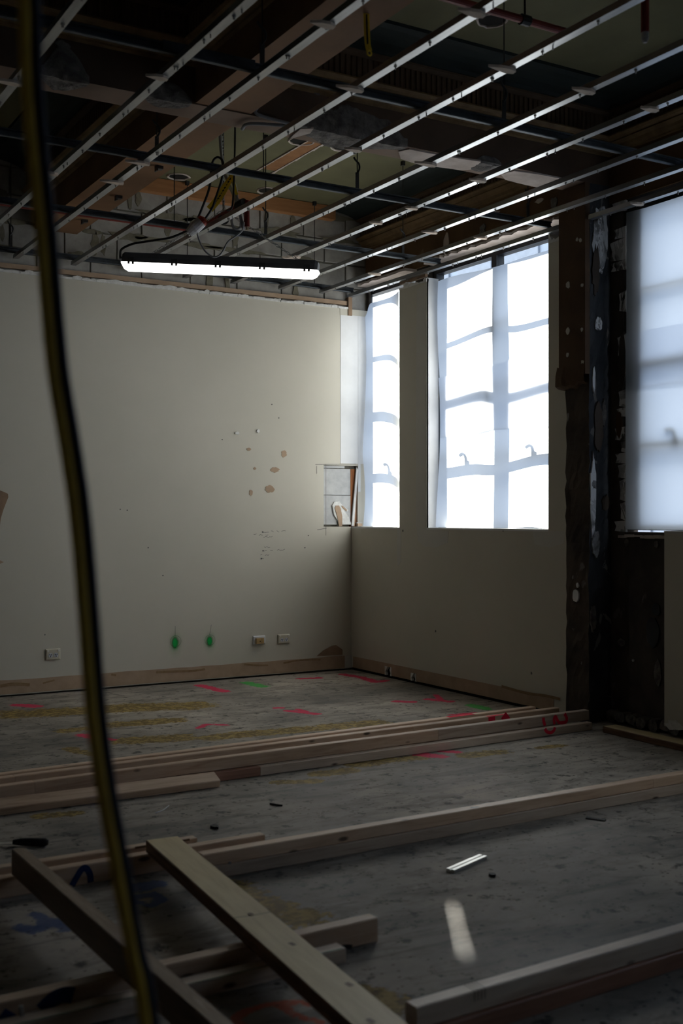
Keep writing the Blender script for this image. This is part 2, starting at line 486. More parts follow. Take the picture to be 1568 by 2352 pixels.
pink = strokes([([(38,1619),(82,1622)],.07), ([(458,1574),(480,1579),(515,1588)],.06), ([(190,1688),(220,1695)],.06), ([(236,1696),(258,1699)],.04),
  ([(456,1672),(472,1664),(522,1665)],.03), ([(634,1626),(646,1626)],.04), ([(658,1632),(690,1636),(728,1640)],.045), ([(682,1629),(702,1634)],.03),
  ([(690,1559),(732,1557)],.05), ([(790,1549),(830,1556),(862,1566),(884,1563)],.06), ([(912,1611),(946,1612)],.05), ([(984,1606),(1032,1611)],.05),
  ([(1000,1596),(1012,1606)],.03), ([(952,1731),(1012,1738)],.06), ([(1012,1725),(1048,1727)],.04), ([(1035,1642),(1090,1637)],.03)])
green = strokes([([(566,1568),(604,1577)],.07), ([(1084,1620),(1118,1629)],.06)])
blue = strokes([([(45,2128),(75,2140),(105,2128),(100,2106),(80,2100)],.03), ([(125,2120),(150,2128)],.05), ([(310,2072),(345,2080),(372,2066),(350,2054),(312,2060)],.025), ([(310,2040),(360,2030)],.05)])
orange = strokes([([(540,2342),(565,2322),(620,2306),(680,2302),(740,2310)],.018), ([(648,2312),(676,2332),(740,2350)],.018), ([(540,2342),(560,2360)],.018)])
yel = strokes([([(40,1640),(120,1636),(230,1630),(320,1624),(440,1621)],.22), ([(20,1640),(60,1637)],.1), ([(260,1664),(390,1655)],.14), ([(150,1678),(190,1674)],.09),
  ([(490,1694),(560,1686),(640,1680),(780,1668),(860,1660)],.13), ([(290,1702),(420,1694)],.14), ([(160,1720),(210,1733)],.06), ([(640,1797),(722,1794)],.06), ([(735,1778),(800,1770)],.08),
  ([(820,1756),(900,1746),(960,1740)],.09), ([(1070,1736),(1150,1727)],.09), ([(520,2040),(600,2078),(700,2112)],.12), ([(850,2288),(905,2310)],.09), ([(1240,1718),(1290,1712)],.05), ([(90,1875),(170,1868)],.06), ([(400,1620),(450,1614)],.1)])
white = strokes([([(1350,1772),(1450,1764)],.10), ([(640,1597),(690,1604)],.08), ([(612,2056),(640,2074)],.02), ([(660,2092),(720,2116)],.025), ([(880,2229),(900,2226)],.02), ([(540,1600),(600,1596)],.12), ([(860,2315),(900,2310)],.02), ([(1130,1728),(1160,1720)],.06)])
darkm = strokes([([(440,1630),(520,1628),(600,1620)],.12), ([(960,1595),(1040,1600),(1120,1610)],.10), ([(840,1580),(900,1590)],.06), ([(1300,1680),(1420,1720)],.12), ([(915,2112),(950,2116)],.03), ([(860,2130),(930,2170)],.02)])
for nm, (r, g, bl) in dict(spray=(pink, green, blue), spray2=(orange, orange*0, orange*0), residue=(yel, white, darkm)).items():
    at = me.color_attributes.new(nm, 'FLOAT_COLOR', 'POINT')
    at.data.foreach_set('color', np.stack([r, g, bl, np.ones_like(r)], 1).ravel())
me.materials.append(MAT['concrete_floor']); me.update()
floor = bpy.data.objects.new('floor', me); COL.objects.link(floor)
tag(floor, 'bare grey concrete floor with spray marks and yellow adhesive residue', 'floor', kind='structure')

# ------------------------------------------------------------------ setting: back wall
ZS = 3.77                                   # underside of the slab
wall_back = MB().box(-8.5, .19, .045, .25, 0, ZS).build('wall_back', 'mortar', base=(0, .045, 0))
tag(wall_back, 'back wall of grey blockwork lined with cream plasterboard', 'wall', kind='structure')
# blocks above the lining
rng = random.Random(4)
joints = [2.94, 3.13, 3.32, 3.51, 3.70, 3.77]
for r in range(5):
    z0, z1 = joints[r]+.006, joints[r+1]-.006
    x = -3.75 + (.2 if r % 2 else 0)
    while x < .12:
        x1 = min(x+.39, .16)
        yy = .03 + rng.uniform(-.004, .004)
        MB().cbox(x+.006, x1-.006, yy, .05, z0, z1, .004).build('block', 'block', wall_back)
        x += .39
# smeared bed joints that ooze over the block faces
for i in range(44):
    r = rng.randrange(1, 5); zc = joints[r]; xc = rng.uniform(-3.2, -.1)
    if rng.random() < .6: poly = blob(xc, zc, rng.uniform(.08,.24), rng.uniform(.014,.034), 16, .35, i)
    else: poly = blob(xc, zc-.09, rng.uniform(.015,.03), rng.uniform(.05,.10), 14, .3, i)
    MB().prism(poly, 'y', .0235, .035).build('mortar_smear', 'mortar_smear', wall_back)
# plasterboard lining, a hole left open beside the window
hx0, hx1 = -.262, .06
hz0, hz1 = 1.172, 1.672
mb = panel(MB(), 'y', 0, .03, (-8.5, .19), (.014, 2.955), [(hx0, hx1, hz0, hz1)])
lin = mb.build('plasterboard_lining', 'cream_paint', wall_back)
tag(lin, 'cream painted plasterboard')
# ragged white broken top edge of the lining and the brown track above it
mb = MB(); x = -4.2
while x < -.04:
    w = rng.uniform(.03, .12); h = rng.uniform(.012, .026)
    mb.prism([(x, 2.952), (min(x+w+.004, -.02), 2.952), (min(x+w, -.02), 2.955+h), (x+w*.5, 2.957+h*rng.uniform(.5,1.3)), (x, 2.955+h*rng.uniform(.7,1))], 'y', -.004-rng.uniform(0,.006), .028)
    x += w
tag(mb.build('broken_board_edge', 'gypsum_core', wall_back), 'ragged white broken top edge of the plasterboard')
MB().box(-4.5, -.03, .004, .05, 2.985, 3.018).build('ceiling_track', 'torn_paper', wall_back)
MB().box(-.035, .0, -.012, .03, 2.90, 3.05).build('track_end', 'torn_paper_dark', wall_back)
MB().box(-.11, -.012, -.003, .004, 2.90, 2.97).build('patch', 'cream_paint', wall_back)
# white primed strip at the window reveal
MB().box(-.105, .19, -.0025, .005, 1.69, 2.905).build('primed_strip', 'white_primer', wall_back)
# torn paper patches and chips
def chip(px, py, w, h, mat, seed, parent=wall_back, y=-.002, name='torn_patch', jag=.2):
    c = PY(px, py, 0); t = 9.0
    k = (c[1]-CAM[1]) / (_ray(px)[1]) / FPX
    return MB().prism(blob(c[0], c[2], w*k/2*1.13, h*k/2, 22, jag, seed), 'y', y, .01).build(name, mat, parent)
for i, (px, py, w, h) in enumerate([(571,1032,10,7),(652,1042,12,17),(585,1076,6,6),(631,1079,19,13),(619,1123,21,16),(576,1132,8,14)]):
    chip(px, py, w, h, 'torn_paper', 20+i)
for i, (px, py, w, h) in enumerate([(544,995,9,7),(592,990,7,8)]):
    chip(px, py, w, h, 'gypsum_core', 40+i, y=-.008, name='plaster_chip')
for i, (px, py) in enumerate([(276,1170),(292,1172),(340,1258),(374,1322),(103,1458),(708,1230),(700,1258),(624,929),(640,960),(510,1010)]):
    chip(px, py, 3, 3, 'pencil', 60+i, y=-.001, name='screw_hole')
def wall_poly(pts, mat, name, y=-.0022):
    return MB().prism([(lambda c: (c[0], c[2]))(PY(p[0], p[1], 0)) for p in pts], 'y', y, .01).build(name, mat, wall_back)
wall_poly([(-30,1118),(2,1127),(18,1134),(19,1142),(8,1170),(2,1190),(-4,1235),(-30,1240)], 'torn_paper_dark', 'torn_patch')
wall_poly([(-30,1276),(0,1287),(9,1291),(0,1295),(-30,1296)], 'torn_paper', 'torn_patch')
wall_poly([(727,1507),(742,1494),(762,1483),(772,1482),(786,1492),(786,1504)], 'torn_paper_dark', 'torn_patch')
# pencil notes
def pencil_line(px0, py0, px1, amp, seed, step=4.0, wd=.0035):
    r = random.Random(seed); pts = []; x = px0; k = 0
    while x < px1:
        y = py0 - (x-px0)*.03 + r.uniform(-amp, amp)
        c = PY(x, y, 0); pts.append(c); x += r.uniform(.8, step)
        if r.random() < .16 and len(pts) > 2: x += 4; yield pts; pts = []
    if len(pts) > 1: yield pts
mb = MB()
for k, (a_, b_, c_, amp) in enumerate([(603,1223,618,.8),(622,1221,657,2.2),(594,1229,619,1.6),(604,1234,626,1.5),(606,1257,622,1.4),(604,1265,630,1.2),(636,1263,654,1.6),(598,1276,619,2.2),(599,1283,606,1.0),(582,1227,590,.6)]):
    for seg in pencil_line(a_, b_, c_, amp, k):
        if len(seg) > 1: ribbon(mb, seg, .0032, (0,-1,0))
for px, py in ((603,1222),(604,1265),(600,1283)):
    c = PY(px, py, 0); mb.box(c[0]-.006, c[0]+.006, -.0012, 0, c[2]-.006, c[2]+.006)
for seg in ([(748,1066),(748,1230)], [(724,1067),(818,1066)], [(727,1070),(727,1088)], [(728,1217),(750,1213)], [(402,1438),(402,1460)], [(485,1435),(481,1459)]):
    ribbon(mb, [PY(p[0], p[1], 0) for p in seg], .004 if seg[0][0] > 600 else .003, (0,-1,0), .001)
def ring(mb, px, py, r):
    c = PY(px, py, 0)
    ribbon(mb, [(c[0]+r*1.05*math.cos(w*math.pi/12), 0, c[2]+r*math.sin(w*math.pi/12)) for w in range(25)], .002, (0,-1,0), .001)
ring(mb, 403, 1473, .042); ring(mb, 482, 1470, .040)
tag(mb.build('pencil_note', 'pencil', wall_back), 'faint pencil writing and set-out lines')
# green spray dots (density falls off outward)
def mist(px, py, rx, rz, name='green_spray_mark'):
    c = PY(px, py, 0); nr, na = 9, 28; vs = [(c[0], -.0018, c[2])]; dn = [1.0]; fs = []
    for i in range(1, nr+1):
        q = i/nr
        for k in range(na):
            w = 2*math.pi*k/na
            vs.append((c[0]+rx*q*math.cos(w), -.0018, c[2]+rz*q*math.sin(w)-rz*.25*q*q*(1-math.sin(w))*.5))
            dn.append(max(0, 1.5-2.6*q) if q < .45 else max(0, .33*(1-q)/.55)**1.4)
    for k in range(na): fs.append((0, 1+k, 1+(k+1) % na))
    for i in range(nr-1):
        for k in range(na): fs.append((1+i*na+k, 1+(i+1)*na+k, 1+(i+1)*na+(k+1) % na, 1+i*na+(k+1) % na))
    o = MB().add(vs, fs).build(name, 'green_mist', wall_back)
    at = o.data.attributes.new('mist_amount', 'FLOAT', 'POINT'); at.data.foreach_set('value', dn)
    return o
mist(402, 1476, .062, .105); mist(481, 1472, .060, .090)
# what the hole exposes: two grey boards, torn plaster, a copper-brown stud edge and a loose white trim
MB().box(hx0+.002, .0, .018, .04, 1.432, 1.645).build('cement_board', 'cement_board', wall_back)
MB().box(hx0+.004, .0, .016, .04, 1.19, 1.428).build('cement_board', 'cement_board', wall_back)
MB().box(hx0+.0, -.06, .010, .04, 1.650, 1.668).build('cement_board', 'cement_board', wall_back)
mb = MB()
mb.prism([(hx0+.16,1.19),(hx0+.10,1.27),(hx0+.085,1.345),(hx0+.105,1.375),(hx0+.15,1.38),(hx0+.175,1.35),(hx0+.20,1.33),(hx0+.235,1.31),(hx0+.23,1.295),(hx0+.20,1.30),(hx0+.24,1.25),(hx0+.265,1.19)], 'y', .004, .018)
mb.build('torn_plaster', 'gypsum_core', wall_back)
MB().prism([(hx0+.145,1.175),(hx0+.13,1.25),(hx0+.105,1.325),(hx0+.115,1.345),(hx0+.145,1.345),(hx0+.16,1.32),(hx0+.175,1.26),(hx0+.175,1.175)], 'y', .0, .006).build('torn_paper', 'torn_paper', wall_back)
MB().prism([(hx0+.17,1.345),(hx0+.185,1.34),(hx0+.22,1.31),(hx0+.215,1.30),(hx0+.19,1.315),(hx0+.175,1.33)], 'y', .0, .006).build('torn_paper', 'torn_paper', wall_back)
MB().box(.004, .06, .02, .045, 1.172, 1.645).build('stud_edge', 'wood_copper', wall_back)
tr_ = MB().prism([(.0,1.178),(.020,1.178),(.062,1.64),(.046,1.66)], 'y', -.006, .008).build('loose_trim', 'trim_white')
tag(tr_, 'loose white trim strip leaning beside the broken wall patch at the corner window', 'trim strip')
MB().prism([(.014,1.178),(.034,1.178),(.052,1.46),(.046,1.46)], 'y', .0005, .006).build('paper_edge', 'torn_paper', tr_)
MB().box(.040, .092, -.02, .0, 1.2, 1.208).build('reveal_packer', 'trim_white', wall_back)
MB().box(.045, .085, -.03, -.004, 1.176, 1.2).build('reveal_packer', 'pine', wall_back)
MB().box(.062, .085, -.004, .004, 1.46, 2.9).build('reveal_bead', 'white_primer', wall_back)

# skirting line where the board was removed
bb = MB()
xs = np.arange(-8.5, -.065, .12); r = random.Random(9)
top = [(x, .118 + r.uniform(-.003, .003)) for x in xs] + [(-.065, .117)]
bb.prism([(-.065,.020), (-8.5,.020)] + top, 'y', -.003, .006)
base_back = bb.build('baseboard_back', 'torn_paper', base=(-2, 0, .02))
tag(base_back, 'brown torn paper strip along the back wall where the skirting came off', 'skirting', kind='structure')
MB().box(-.065, .0, -.004, .004, .016, .118).build('skirting_offcut', 'patch_grey', base_back)
for i, (pts, w) in enumerate([([(0,1576),(30,1571),(68,1573)],.022), ([(98,1569),(125,1562)],.012), ([(358,1544),(400,1542),(440,1541),(470,1537)],.016), ([(560,1526),(590,1528),(615,1528)],.014), ([(650,1523),(690,1516),(735,1515)],.014), ([(255,1549),(266,1551)],.014)]):
    mb = MB(); ribbon(mb, smooth_path([PY(p[0], p[1], 0) for p in pts], 5), w, (0,-1,0), .005); 
    q = mb.build('glue_bead', 'glue_residue', base_back)

# ------------------------------------------------------------------ setting: window wall
FX = .17                                    # face of the old masonry
ZH, ZSILL = 3.17, 1.172
W1, W2, W3, W4, W5 = (-.70, .14), (-2.45, -.88), (-4.85, -2.915), (-7.6, -5.7), (-10.3, -8.4)
mb = panel(MB(), 'x', FX+.02, .29, (-13.0, .25), (0, ZS), [(w[0], w[1], ZSILL-.012, ZH) for w in (W1, W2, W3, W4, W5)])
wall_right = mb.build('wall_right', 'stripped_masonry', base=(FX, -3, 0))
tag(wall_right, 'dark stripped masonry window wall', 'wall', kind='structure')
mb = panel(MB(), 'x', FX, FX+.02, (-13.0, .04), (0, ZS), [(w[0], min(w[1], .0), ZSILL-.012, ZH) for w in (W1, W2, W3, W4, W5)])
mb.build('old_render', 'stripped_masonry', wall_right)
# brown painted plaster over the window heads
mb = panel(MB(), 'x', FX-.016, FX, (-2.61, .03), (3.172, 3.50), [])
mb.build('brown_plaster', 'brown_plaster', wall_right)
mb = panel(MB(), 'x', FX-.016, FX, (-8, -2.81), (3.172, 3.50), [])
mb.build('brown_plaster', 'brown_plaster', wall_right)
for i, (px, py, w, h) in enumerate([(1113,530,16,26),(1030,560,18,44),(1277,468,20,30),(1140,490,26,8),(1243,462,22,10),(1125,435,22,30),(1200,520,40,12)]):
    c = PX(px, py, FX); k = (c[0]-CAM[0])/_ray(px)[0]/FPX
    mb = MB().prism(blob(c[1], c[2], w*k/2*1.3, h*k/2, 12, .3, 80+i), 'x', FX-.022, FX-.01)
    mb.build('plaster_scar', 'pale_plaster' if i in (1,3,4) else 'broken_concrete', wall_right)
# pale head linings (soffits) over windows 1 and 2, broken at the edge
for (y0, y1) in ((-.70, 0.0), (-2.45, -.95)):
    MB().box(.06, .27, y0, y1, ZH-.022, ZH).build('head_lining', 'pale_plaster', wall_right)
    mb = MB(); y = y0; r = random.Random(int(-y0*100))
    while y < y1-.02:
        w = min(r.uniform(.04,.16), y1-y)
        d = r.uniform(.0, .045)
        mb.prism([(.06, y), (.06, y+w), (.06-d*.6, y+w*.7), (.06-d, y+w*.3)], 'z', ZH-.022, ZH-.004); y += w
    mb.build('broken_head_edge', 'pale_plaster', wall_right)
MB().box(.06, FX+.01, -2.46, -.93, ZH, ZH+.03).build('head_batten', 'torn_paper_dark', wall_right)
# plasterboard lining standing off the masonry
mb = panel(MB(), 'x', 0, .013, (-2.605, -.0), (.022, 3.0), [(-.711, .1, ZSILL, 4), (-2.426, -1.078, ZSILL, 4), (-.60,-.52, 0, .085), (-.94,-.88,0,.075)])
lining = mb.build('plasterboard_lining', 'cream_paint', wall_right)
tag(lining, 'cream painted plasterboard below and between the windows')
for (y0, y1, z0, z1) in ((-1.078,-1.066,ZSILL,3.02), (-2.438,-2.426,ZSILL,3.05), (-.723,-.711,ZSILL,3.0)):
    MB().box(.0005, .105, y0, y1, z0, z1).build('reveal_lining', 'white_primer' if y0 > -2 and y0 < -1 else 'cream_paint', wall_right)
MB().box(-.002, .20, -.711, 0, ZSILL-.012, ZSILL+.001).build('sill_lining', 'white_primer', wall_right)
MB().box(-.002, .20, -2.426, -1.078, ZSILL-.012, ZSILL+.001).build('sill_lining', 'white_primer', wall_right)
# broken tops of the two board piers
for (y0, y1, seed) in ((-1.078,-.711,3), (-2.605,-2.43,7)):
    r = random.Random(seed); mb = MB(); y = y0
    while y < y1-.01:
        w = min(r.uniform(.03,.09), y1-y); h = r.uniform(.01,.05)
        mb.prism([(y,2.99),(y+w,2.99),(y+w,2.99+h*r.uniform(.5,1)),(y+w*.5,2.99+h),(y,2.99+h*r.uniform(.4,1))], 'x', -.004, .016); y += w
    mb.build('broken_board_edge', 'gypsum_core', wall_right)
MB().box(-.003, .02, -1.06, -.72, 3.03, 3.055).build('ceiling_track', 'torn_paper_dark', wall_right)
# jointing compound bands (paler, unpainted)
def rpoly(pts, mat, name, x=-.0012):
    return MB().prism([(lambda c: (c[1], c[2]))(PX(p[0], p[1], 0)) for p in pts], 'x', x, .005).build(name, mat, wall_right)
rpoly([(957,665),(979,650),(979,1214),(1030,1220),(1028,1246),(1000,1258),(972,1255),(960,1240),(955,1200)], 'patch_grey', 'joint_compound')
rpoly([(912,1214),(921,1214),(921,1290),(914,1300),(911,1280)], 'patch_grey', 'joint_compound')
rpoly([(1222,1218),(1298,1220),(1294,1248),(1262,1258),(1228,1250)], 'patch_grey', 'joint_compound')
for i, (px, py) in enumerate([(925,1219),(1155,1218),(1271,1226),(1220,1546),(1000,1450)]):
    c = PX(px, py, 0)
    MB().prism(blob(c[1], c[2], .008, .010, 8, .2, i), 'x', -.001, .003).build('screw_hole', 'pencil', wall_right)
# near lining beyond the stripped strip
mb = panel(MB(), 'x', 0, .013, (-5.3, -3.405), (.075, ZSILL), [])
tag(mb.build('plasterboard_lining', 'cream_paint', wall_right), 'cream plasterboard under the nearest window')
MB().box(-.002, .2, -4.85, -3.405, ZSILL-.012, ZSILL+.001).build('sill_lining', 'patch_grey', wall_right)
MB().prism(blob(-3.48, .09, .06, .03, 14, .3, 2), 'x', -.003, .01).build('torn_patch', 'gypsum_core', wall_right)
# ragged masonry sill and its white edge, flaking reveal
mb = MB(); y = -3.41; r = random.Random(5)
while y < -2.93:
    w = r.uniform(.03,.07); mb.prism([(FX-.006-r.uniform(0,.02), y), (FX+.10, y), (FX+.10, y+w), (FX-.006-r.uniform(0,.02), y+w)], 'z', 1.128+r.uniform(-.006,.006), 1.143+r.uniform(-.003,.003)); y += w
mb.build('broken_sill_edge', 'pale_plaster', wall_right)
mb = MB(); z = 1.16; r = random.Random(8)
while z < 3.15:
    h = r.uniform(.05,.14); w = r.uniform(.012,.07) if z < 2.75 else r.uniform(.06,.12)
    if r.random() < .72:
        yc = -2.915+w
        mb.prism([(-2.94,z),(yc,z+h*.1),(yc-w*.2,z+h*.5),(yc+.004,z+h*.9),(-2.94,z+h)], 'x', FX-.007, FX+.01)
    z += h
mb.build('flaking_paint', 'flaking_white', wall_right)
for i, (px, py, w, h, mt) in enumerate([(1423,975,16,60,'brown_render'),(1430,830,18,130,'stripped_masonry'),(1508,1400,20,28,'column_blue'),(1500,1450,34,70,'column_blue'),(1512,1545,18,60,'patch_grey'),(1440,1246,10,16,'patch_grey'),(1508,1250,11,16,'patch_grey'),(1455,1517,6,6,'white_primer'),(1428,1475,18,18,'broken_concrete')]):
    c = PX(px, py, FX); k = (c[0]-CAM[0])/_ray(px)[0]/FPX
    if py > 1225 or px < 1434:
        MB().prism(blob(c[1], c[2], w*k/2*1.2, h*k/2, 16, .14, 120+i), 'x', FX-.008, FX+.01).build('plaster_scar', 'broken_concrete' if mt == 'patch_grey' else mt, wall_right)
# loose rubble course at the foot of the stripped strip
r = random.Random(12)
for i in range(7):
    y = -3.42 + i*.085
    mb = MB().prism(blob(y+.04, .035+r.uniform(0,.02), .045, .034, 9, .25, 200+i), 'x', FX-.05-r.uniform(0,.03), FX+.02)
    mb.build('brick_stub', 'broken_concrete', wall_right)

# skirting strip on the window wall with its two broken holes
bb = panel(MB(), 'x', -.003, .004, (-2.48, -.03), (.022, .112), [(-.60,-.52,0,.085), (-.94,-.88,0,.075)])
base_right = bb.build('baseboard_right', 'torn_paper', base=(0, -1.2, .022))
tag(base_right, 'brown torn paper strip under the windows with two broken holes', 'skirting', kind='structure')
MB().box(.012, .02, -2.6, -.01, .0, .12).build('hole_shade_panel', 'void_shade', base_right)  # near-black panel behind the two holes, painted as their inner shade
for (y0, y1, z1) in ((-.60,-.52,.085), (-.94,-.88,.075)):
    mb = MB().prism([(y1+.004,.02),(y1-.014,.02),(y1-.006,z1*.6),(y1-.02,z1*.8),(y1-.035,z1+.004),(y1+.004,z1+.004)], 'x', -.008, .012)
    mb.prism([(y0-.004,.02),(y0+.012,.02),(y0+.006,z1*.5),(y0+.018,z1*.75),(y0+.01,z1+.004),(y0-.004,z1+.004)], 'x', -.006, .012)
    mb.build('broken_edge', 'gypsum_core', base_right)
mb = MB(); ribbon(mb, smooth_path([PX(p[0], p[1], 0) for p in [(1153,1576),(1180,1584),(1215,1593),(1255,1598),(1288,1606)]], 5), .018, (-1,0,0), .006)
mb.build('glue_bead', 'glue_residue', base_right)

# far walls that close the room behind the camera
wl = MB().box(-8.7, -8.5, -13, .04, 0, ZS).build('wall_left', 'rear_wall'); tag(wl, 'plain grey wall far to the left, outside the view', 'wall', kind='structure')
wf = MB().box(-8.7, .45, -13.2, -13, 0, ZS).build('wall_front', 'rear_wall'); tag(wf, 'plain grey wall behind the viewer', 'wall', kind='structure')

# ------------------------------------------------------------------ setting: slab, cornices
ceiling = MB().box(-8.7, .45, -13.2, .25, ZS, ZS+.2).build('ceiling', 'slab_green', base=(-2, -2, ZS))
tag(ceiling, 'olive green painted concrete slab above the open ceiling grid', 'ceiling', kind='structure')
def ceil_hole(px, py, r):
    c = FL(px, py, ZS)
    mb = MB(); mb.tube([(c[0],c[1],ZS-.001),(c[0],c[1],ZS+.002)], r, 18); mb.build('hole_shade_disc', 'void_shade', ceiling)  # flat near-black disc on the slab, the hole's shade put into its colour
    mb = MB(); rr = random.Random(int(px))
    pts = [(c[0]+(r+rr.uniform(0,.015))*math.cos(k*math.pi/10), c[1]+(r+rr.uniform(0,.015))*math.sin(k*math.pi/10), ZS-.003) for k in range(21)]
    mb.tube(pts, .007, 5); mb.build('hole_rim', 'pale_plaster', ceiling)
for px, py, r_ in ((795,335,.10),(410,405,.07),(615,437,.075),(1130,45,.07),(155,222,.07),(693,322,.08)): ceil_hole(px, py, r_)
# strip of slab with its paint stripped back to timber fixing
p0, p1 = FL(612, 388, ZS), FL(735, 318, ZS)
xm = (p0[0]+p1[0])/2
MB().box(xm-.05, xm+.07, p1[1], p0[1], ZS-.004, ZS+.01).build('exposed_strip', 'exposed_strip', ceiling)
mb = MB(); rr = random.Random(3)
for sgn, xe in ((-1, xm-.05), (1, xm+.07)):
    y = p1[1]
    while y < p0[1]-.05:
        w = rr.uniform(.05,.16); mb.prism([(xe-.006,y),(xe+.006,y),(xe+.006+sgn*rr.uniform(0,.012),y+w),(xe-.006,y+w)], 'z', ZS-.008, ZS); y += w
mb.build('strip_edge', 'pale_plaster', ceiling)

def cornice(name, axis, base, a0, a1, sgn, label):
    """cove, fluted frieze and moulding on a face: axis 'x' runs along x on plane y=base and grows in sgn*y; 'y' likewise"""
    root = empty(name, ((a0+a1)/2, base, 3.45) if axis == 'x' else (base, (a0+a1)/2, 3.45))
    tag(root, label, 'cornice', kind='structure')
    def P(d, z): return (base + sgn*d, z)
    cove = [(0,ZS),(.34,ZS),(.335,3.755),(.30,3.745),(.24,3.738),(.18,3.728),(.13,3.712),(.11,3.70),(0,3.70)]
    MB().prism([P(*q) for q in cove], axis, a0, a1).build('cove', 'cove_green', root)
    MB().prism([P(*q) for q in [(0,3.70),(.10,3.70),(.10,3.688),(.06,3.68),(.06,3.555),(0,3.555)]], axis, a0, a1).build('frieze', 'frieze', root)
    n = int((a1-a0)/.034); mb = MB()
    for i in range(n):
        t = a0 + (i+.5)*(a1-a0)/n
        pl = [(t-.011, base+sgn*.058), (t-.006, base+sgn*.068), (t+.006, base+sgn*.068), (t+.011, base+sgn*.058)]
        if axis == 'y': pl = [(b_, a_) for a_, b_ in pl]
        mb.prism(pl, 'z', 3.565, 3.675)
    tag(mb.build('flutes', 'frieze', root), kind='stuff')
    MB().prism([P(*q) for q in [(0,3.555),(.095,3.555),(.10,3.545),(.09,3.532),(.07,3.525),(.075,3.515),(.05,3.50),(.045,3.485),(.02,3.475),(.02,3.465),(0,3.46)]], axis, a0, a1).build('moulding', 'gold_moulding', root)
    return root
cornice('trim_1', 'x', -2.81, -2.29, FX, -1, 'fluted cornice on the cross beam, right of the brown beam')
cornice('trim_2', 'x', -2.81, -8.4, -2.59, -1, 'fluted cornice on the cross beam, left of the brown beam')
cornice('trim_3', 'y', -2.59, -12, -2.81, -1, 'dark cornice along the near stretch of the brown beam')
cornice('trim_4', 'y', -2.59, -2.61, .03, -1, 'dark cornice along the far stretch of the brown beam')
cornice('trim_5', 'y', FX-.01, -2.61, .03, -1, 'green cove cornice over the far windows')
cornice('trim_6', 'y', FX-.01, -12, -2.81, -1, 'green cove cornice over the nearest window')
t7 = MB().box(-2.29, -.17, -.035, .035, 3.66, 3.765).build('trim_7', 'batten_wood'); tag(t7, 'orange timber batten along the top of the block wall', 'batten', kind='structure')

# ------------------------------------------------------------------ beams and column
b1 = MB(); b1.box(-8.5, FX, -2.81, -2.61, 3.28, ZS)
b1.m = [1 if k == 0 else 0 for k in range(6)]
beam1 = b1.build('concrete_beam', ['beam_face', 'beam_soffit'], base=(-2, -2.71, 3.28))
tag(beam1, 'dark cross beam running to the stripped column with spalled edge', 'beam')
def spall(px0, px1, dz, dy, seed, parent=beam1, fade=True):
    """rough broken-away lower edge of the beam: a lumpy crust over face and soffit"""
    a, c = PY(px0, 300, -2.81)[0], PY(px1, 300, -2.81)[0]
    n = max(12, int(abs(c-a)/.012)); prof = 21; vs = []; fs = []
    def nz_(x, w, k): return mnoise.fractal(Vector((x*9*k, w*3*k, seed*3.7)), 1.0, 2.1, 5)
    for i in range(n+1):
        q = i/n; x = a + (c-a)*q; env = math.sin(math.pi*min(max(q,.04),.96))**.5
        hz = dz*env*(1+.35*nz_(x, 0, .6)); hy = dy*env*(1+.35*nz_(x, 5, .6))
        for k in range(prof):
            w = k/(prof-1); lump = .012*env*max(.05, .8+.9*nz_(x, w, 1))
            if k in (0, prof-1): lump = -.004
            if w < .5: y, z = -2.81-lump, 3.28+hz*(1-2*w)-.004
            else: y, z = -2.81+hy*(2*w-1), 3.28-lump
            vs.append((x, y, z))
    for i in range(n):
        for k in range(prof-1): fs.append((i*prof+k, (i+1)*prof+k, (i+1)*prof+k+1, i*prof+k+1))
    return MB().add(vs, fs).build('spalled_edge', 'broken_concrete', parent)
spall(690, 935, .15, .19, 1); spall(340, 440, .08, .14, 2); spall(95, 205, .13, .14, 3); spall(1095, 1150, .05, .16, 4)
def soffit_patch(pts, seed):
    q = [FL(px, py, 3.28)[:2] for px, py in pts]
    return MB().prism(q, 'z', 3.272, 3.281).build('plaster_patch', 'pale_plaster', beam1)
soffit_patch([(915,345),(940,340),(1000,352),(1060,362),(1104,368),(1095,385),(1060,388),(1015,382),(960,375),(920,362)], 1)
soffit_patch([(1150,398),(1180,390),(1240,398),(1290,408),(1262,422),(1235,428),(1190,418),(1160,410)], 2)
soffit_patch([(690,293),(720,292),(712,303),(665,316),(672,308)], 3)
for i, (px, py, w, h) in enumerate([(1043,385,0,0)]): pass
for i, (px, py) in enumerate([(727,205),(105,60),(143,105)]):
    c = PY(px, py, -2.81)
    MB().prism(blob(c[0], c[2], .03, .025, 12, .35, 300+i), 'y', -2.818, -2.8).build('plaster_chip', 'broken_concrete', beam1)

b2 = MB(); b2.box(-2.59, -2.29, -12.5, -2.811, 3.286, ZS); b2.box(-2.59, -2.29, -2.609, .03, 3.286, ZS)
b2.m = [1 if k % 6 == 0 else 0 for k in range(12)]
beam2 = b2.build('brown_beam', ['beam_brown', 'soffit_brown'], base=(-2.44, -2, 3.286))
tag(beam2, 'brown painted beam running away towards the block wall', 'beam')
for px, py in ((272,450),(194,505),(365,382)):
    c = FL(px, py, 3.286)
    mb = MB().box(c[0]-.02, c[0]+.02, c[1]-.018, c[1]+.018, 3.268, 3.29); mb.box(c[0]-.02, c[0]-.012, c[1]-.018, c[1]+.018, 3.255, 3.268)
    mb.build('fixing_bracket', 'rod_steel', beam2)

colr = empty('masonry_column', (.07, -2.71, 0)); tag(colr, 'dark stripped column with flaking paint between the windows', 'column')
mb = MB()
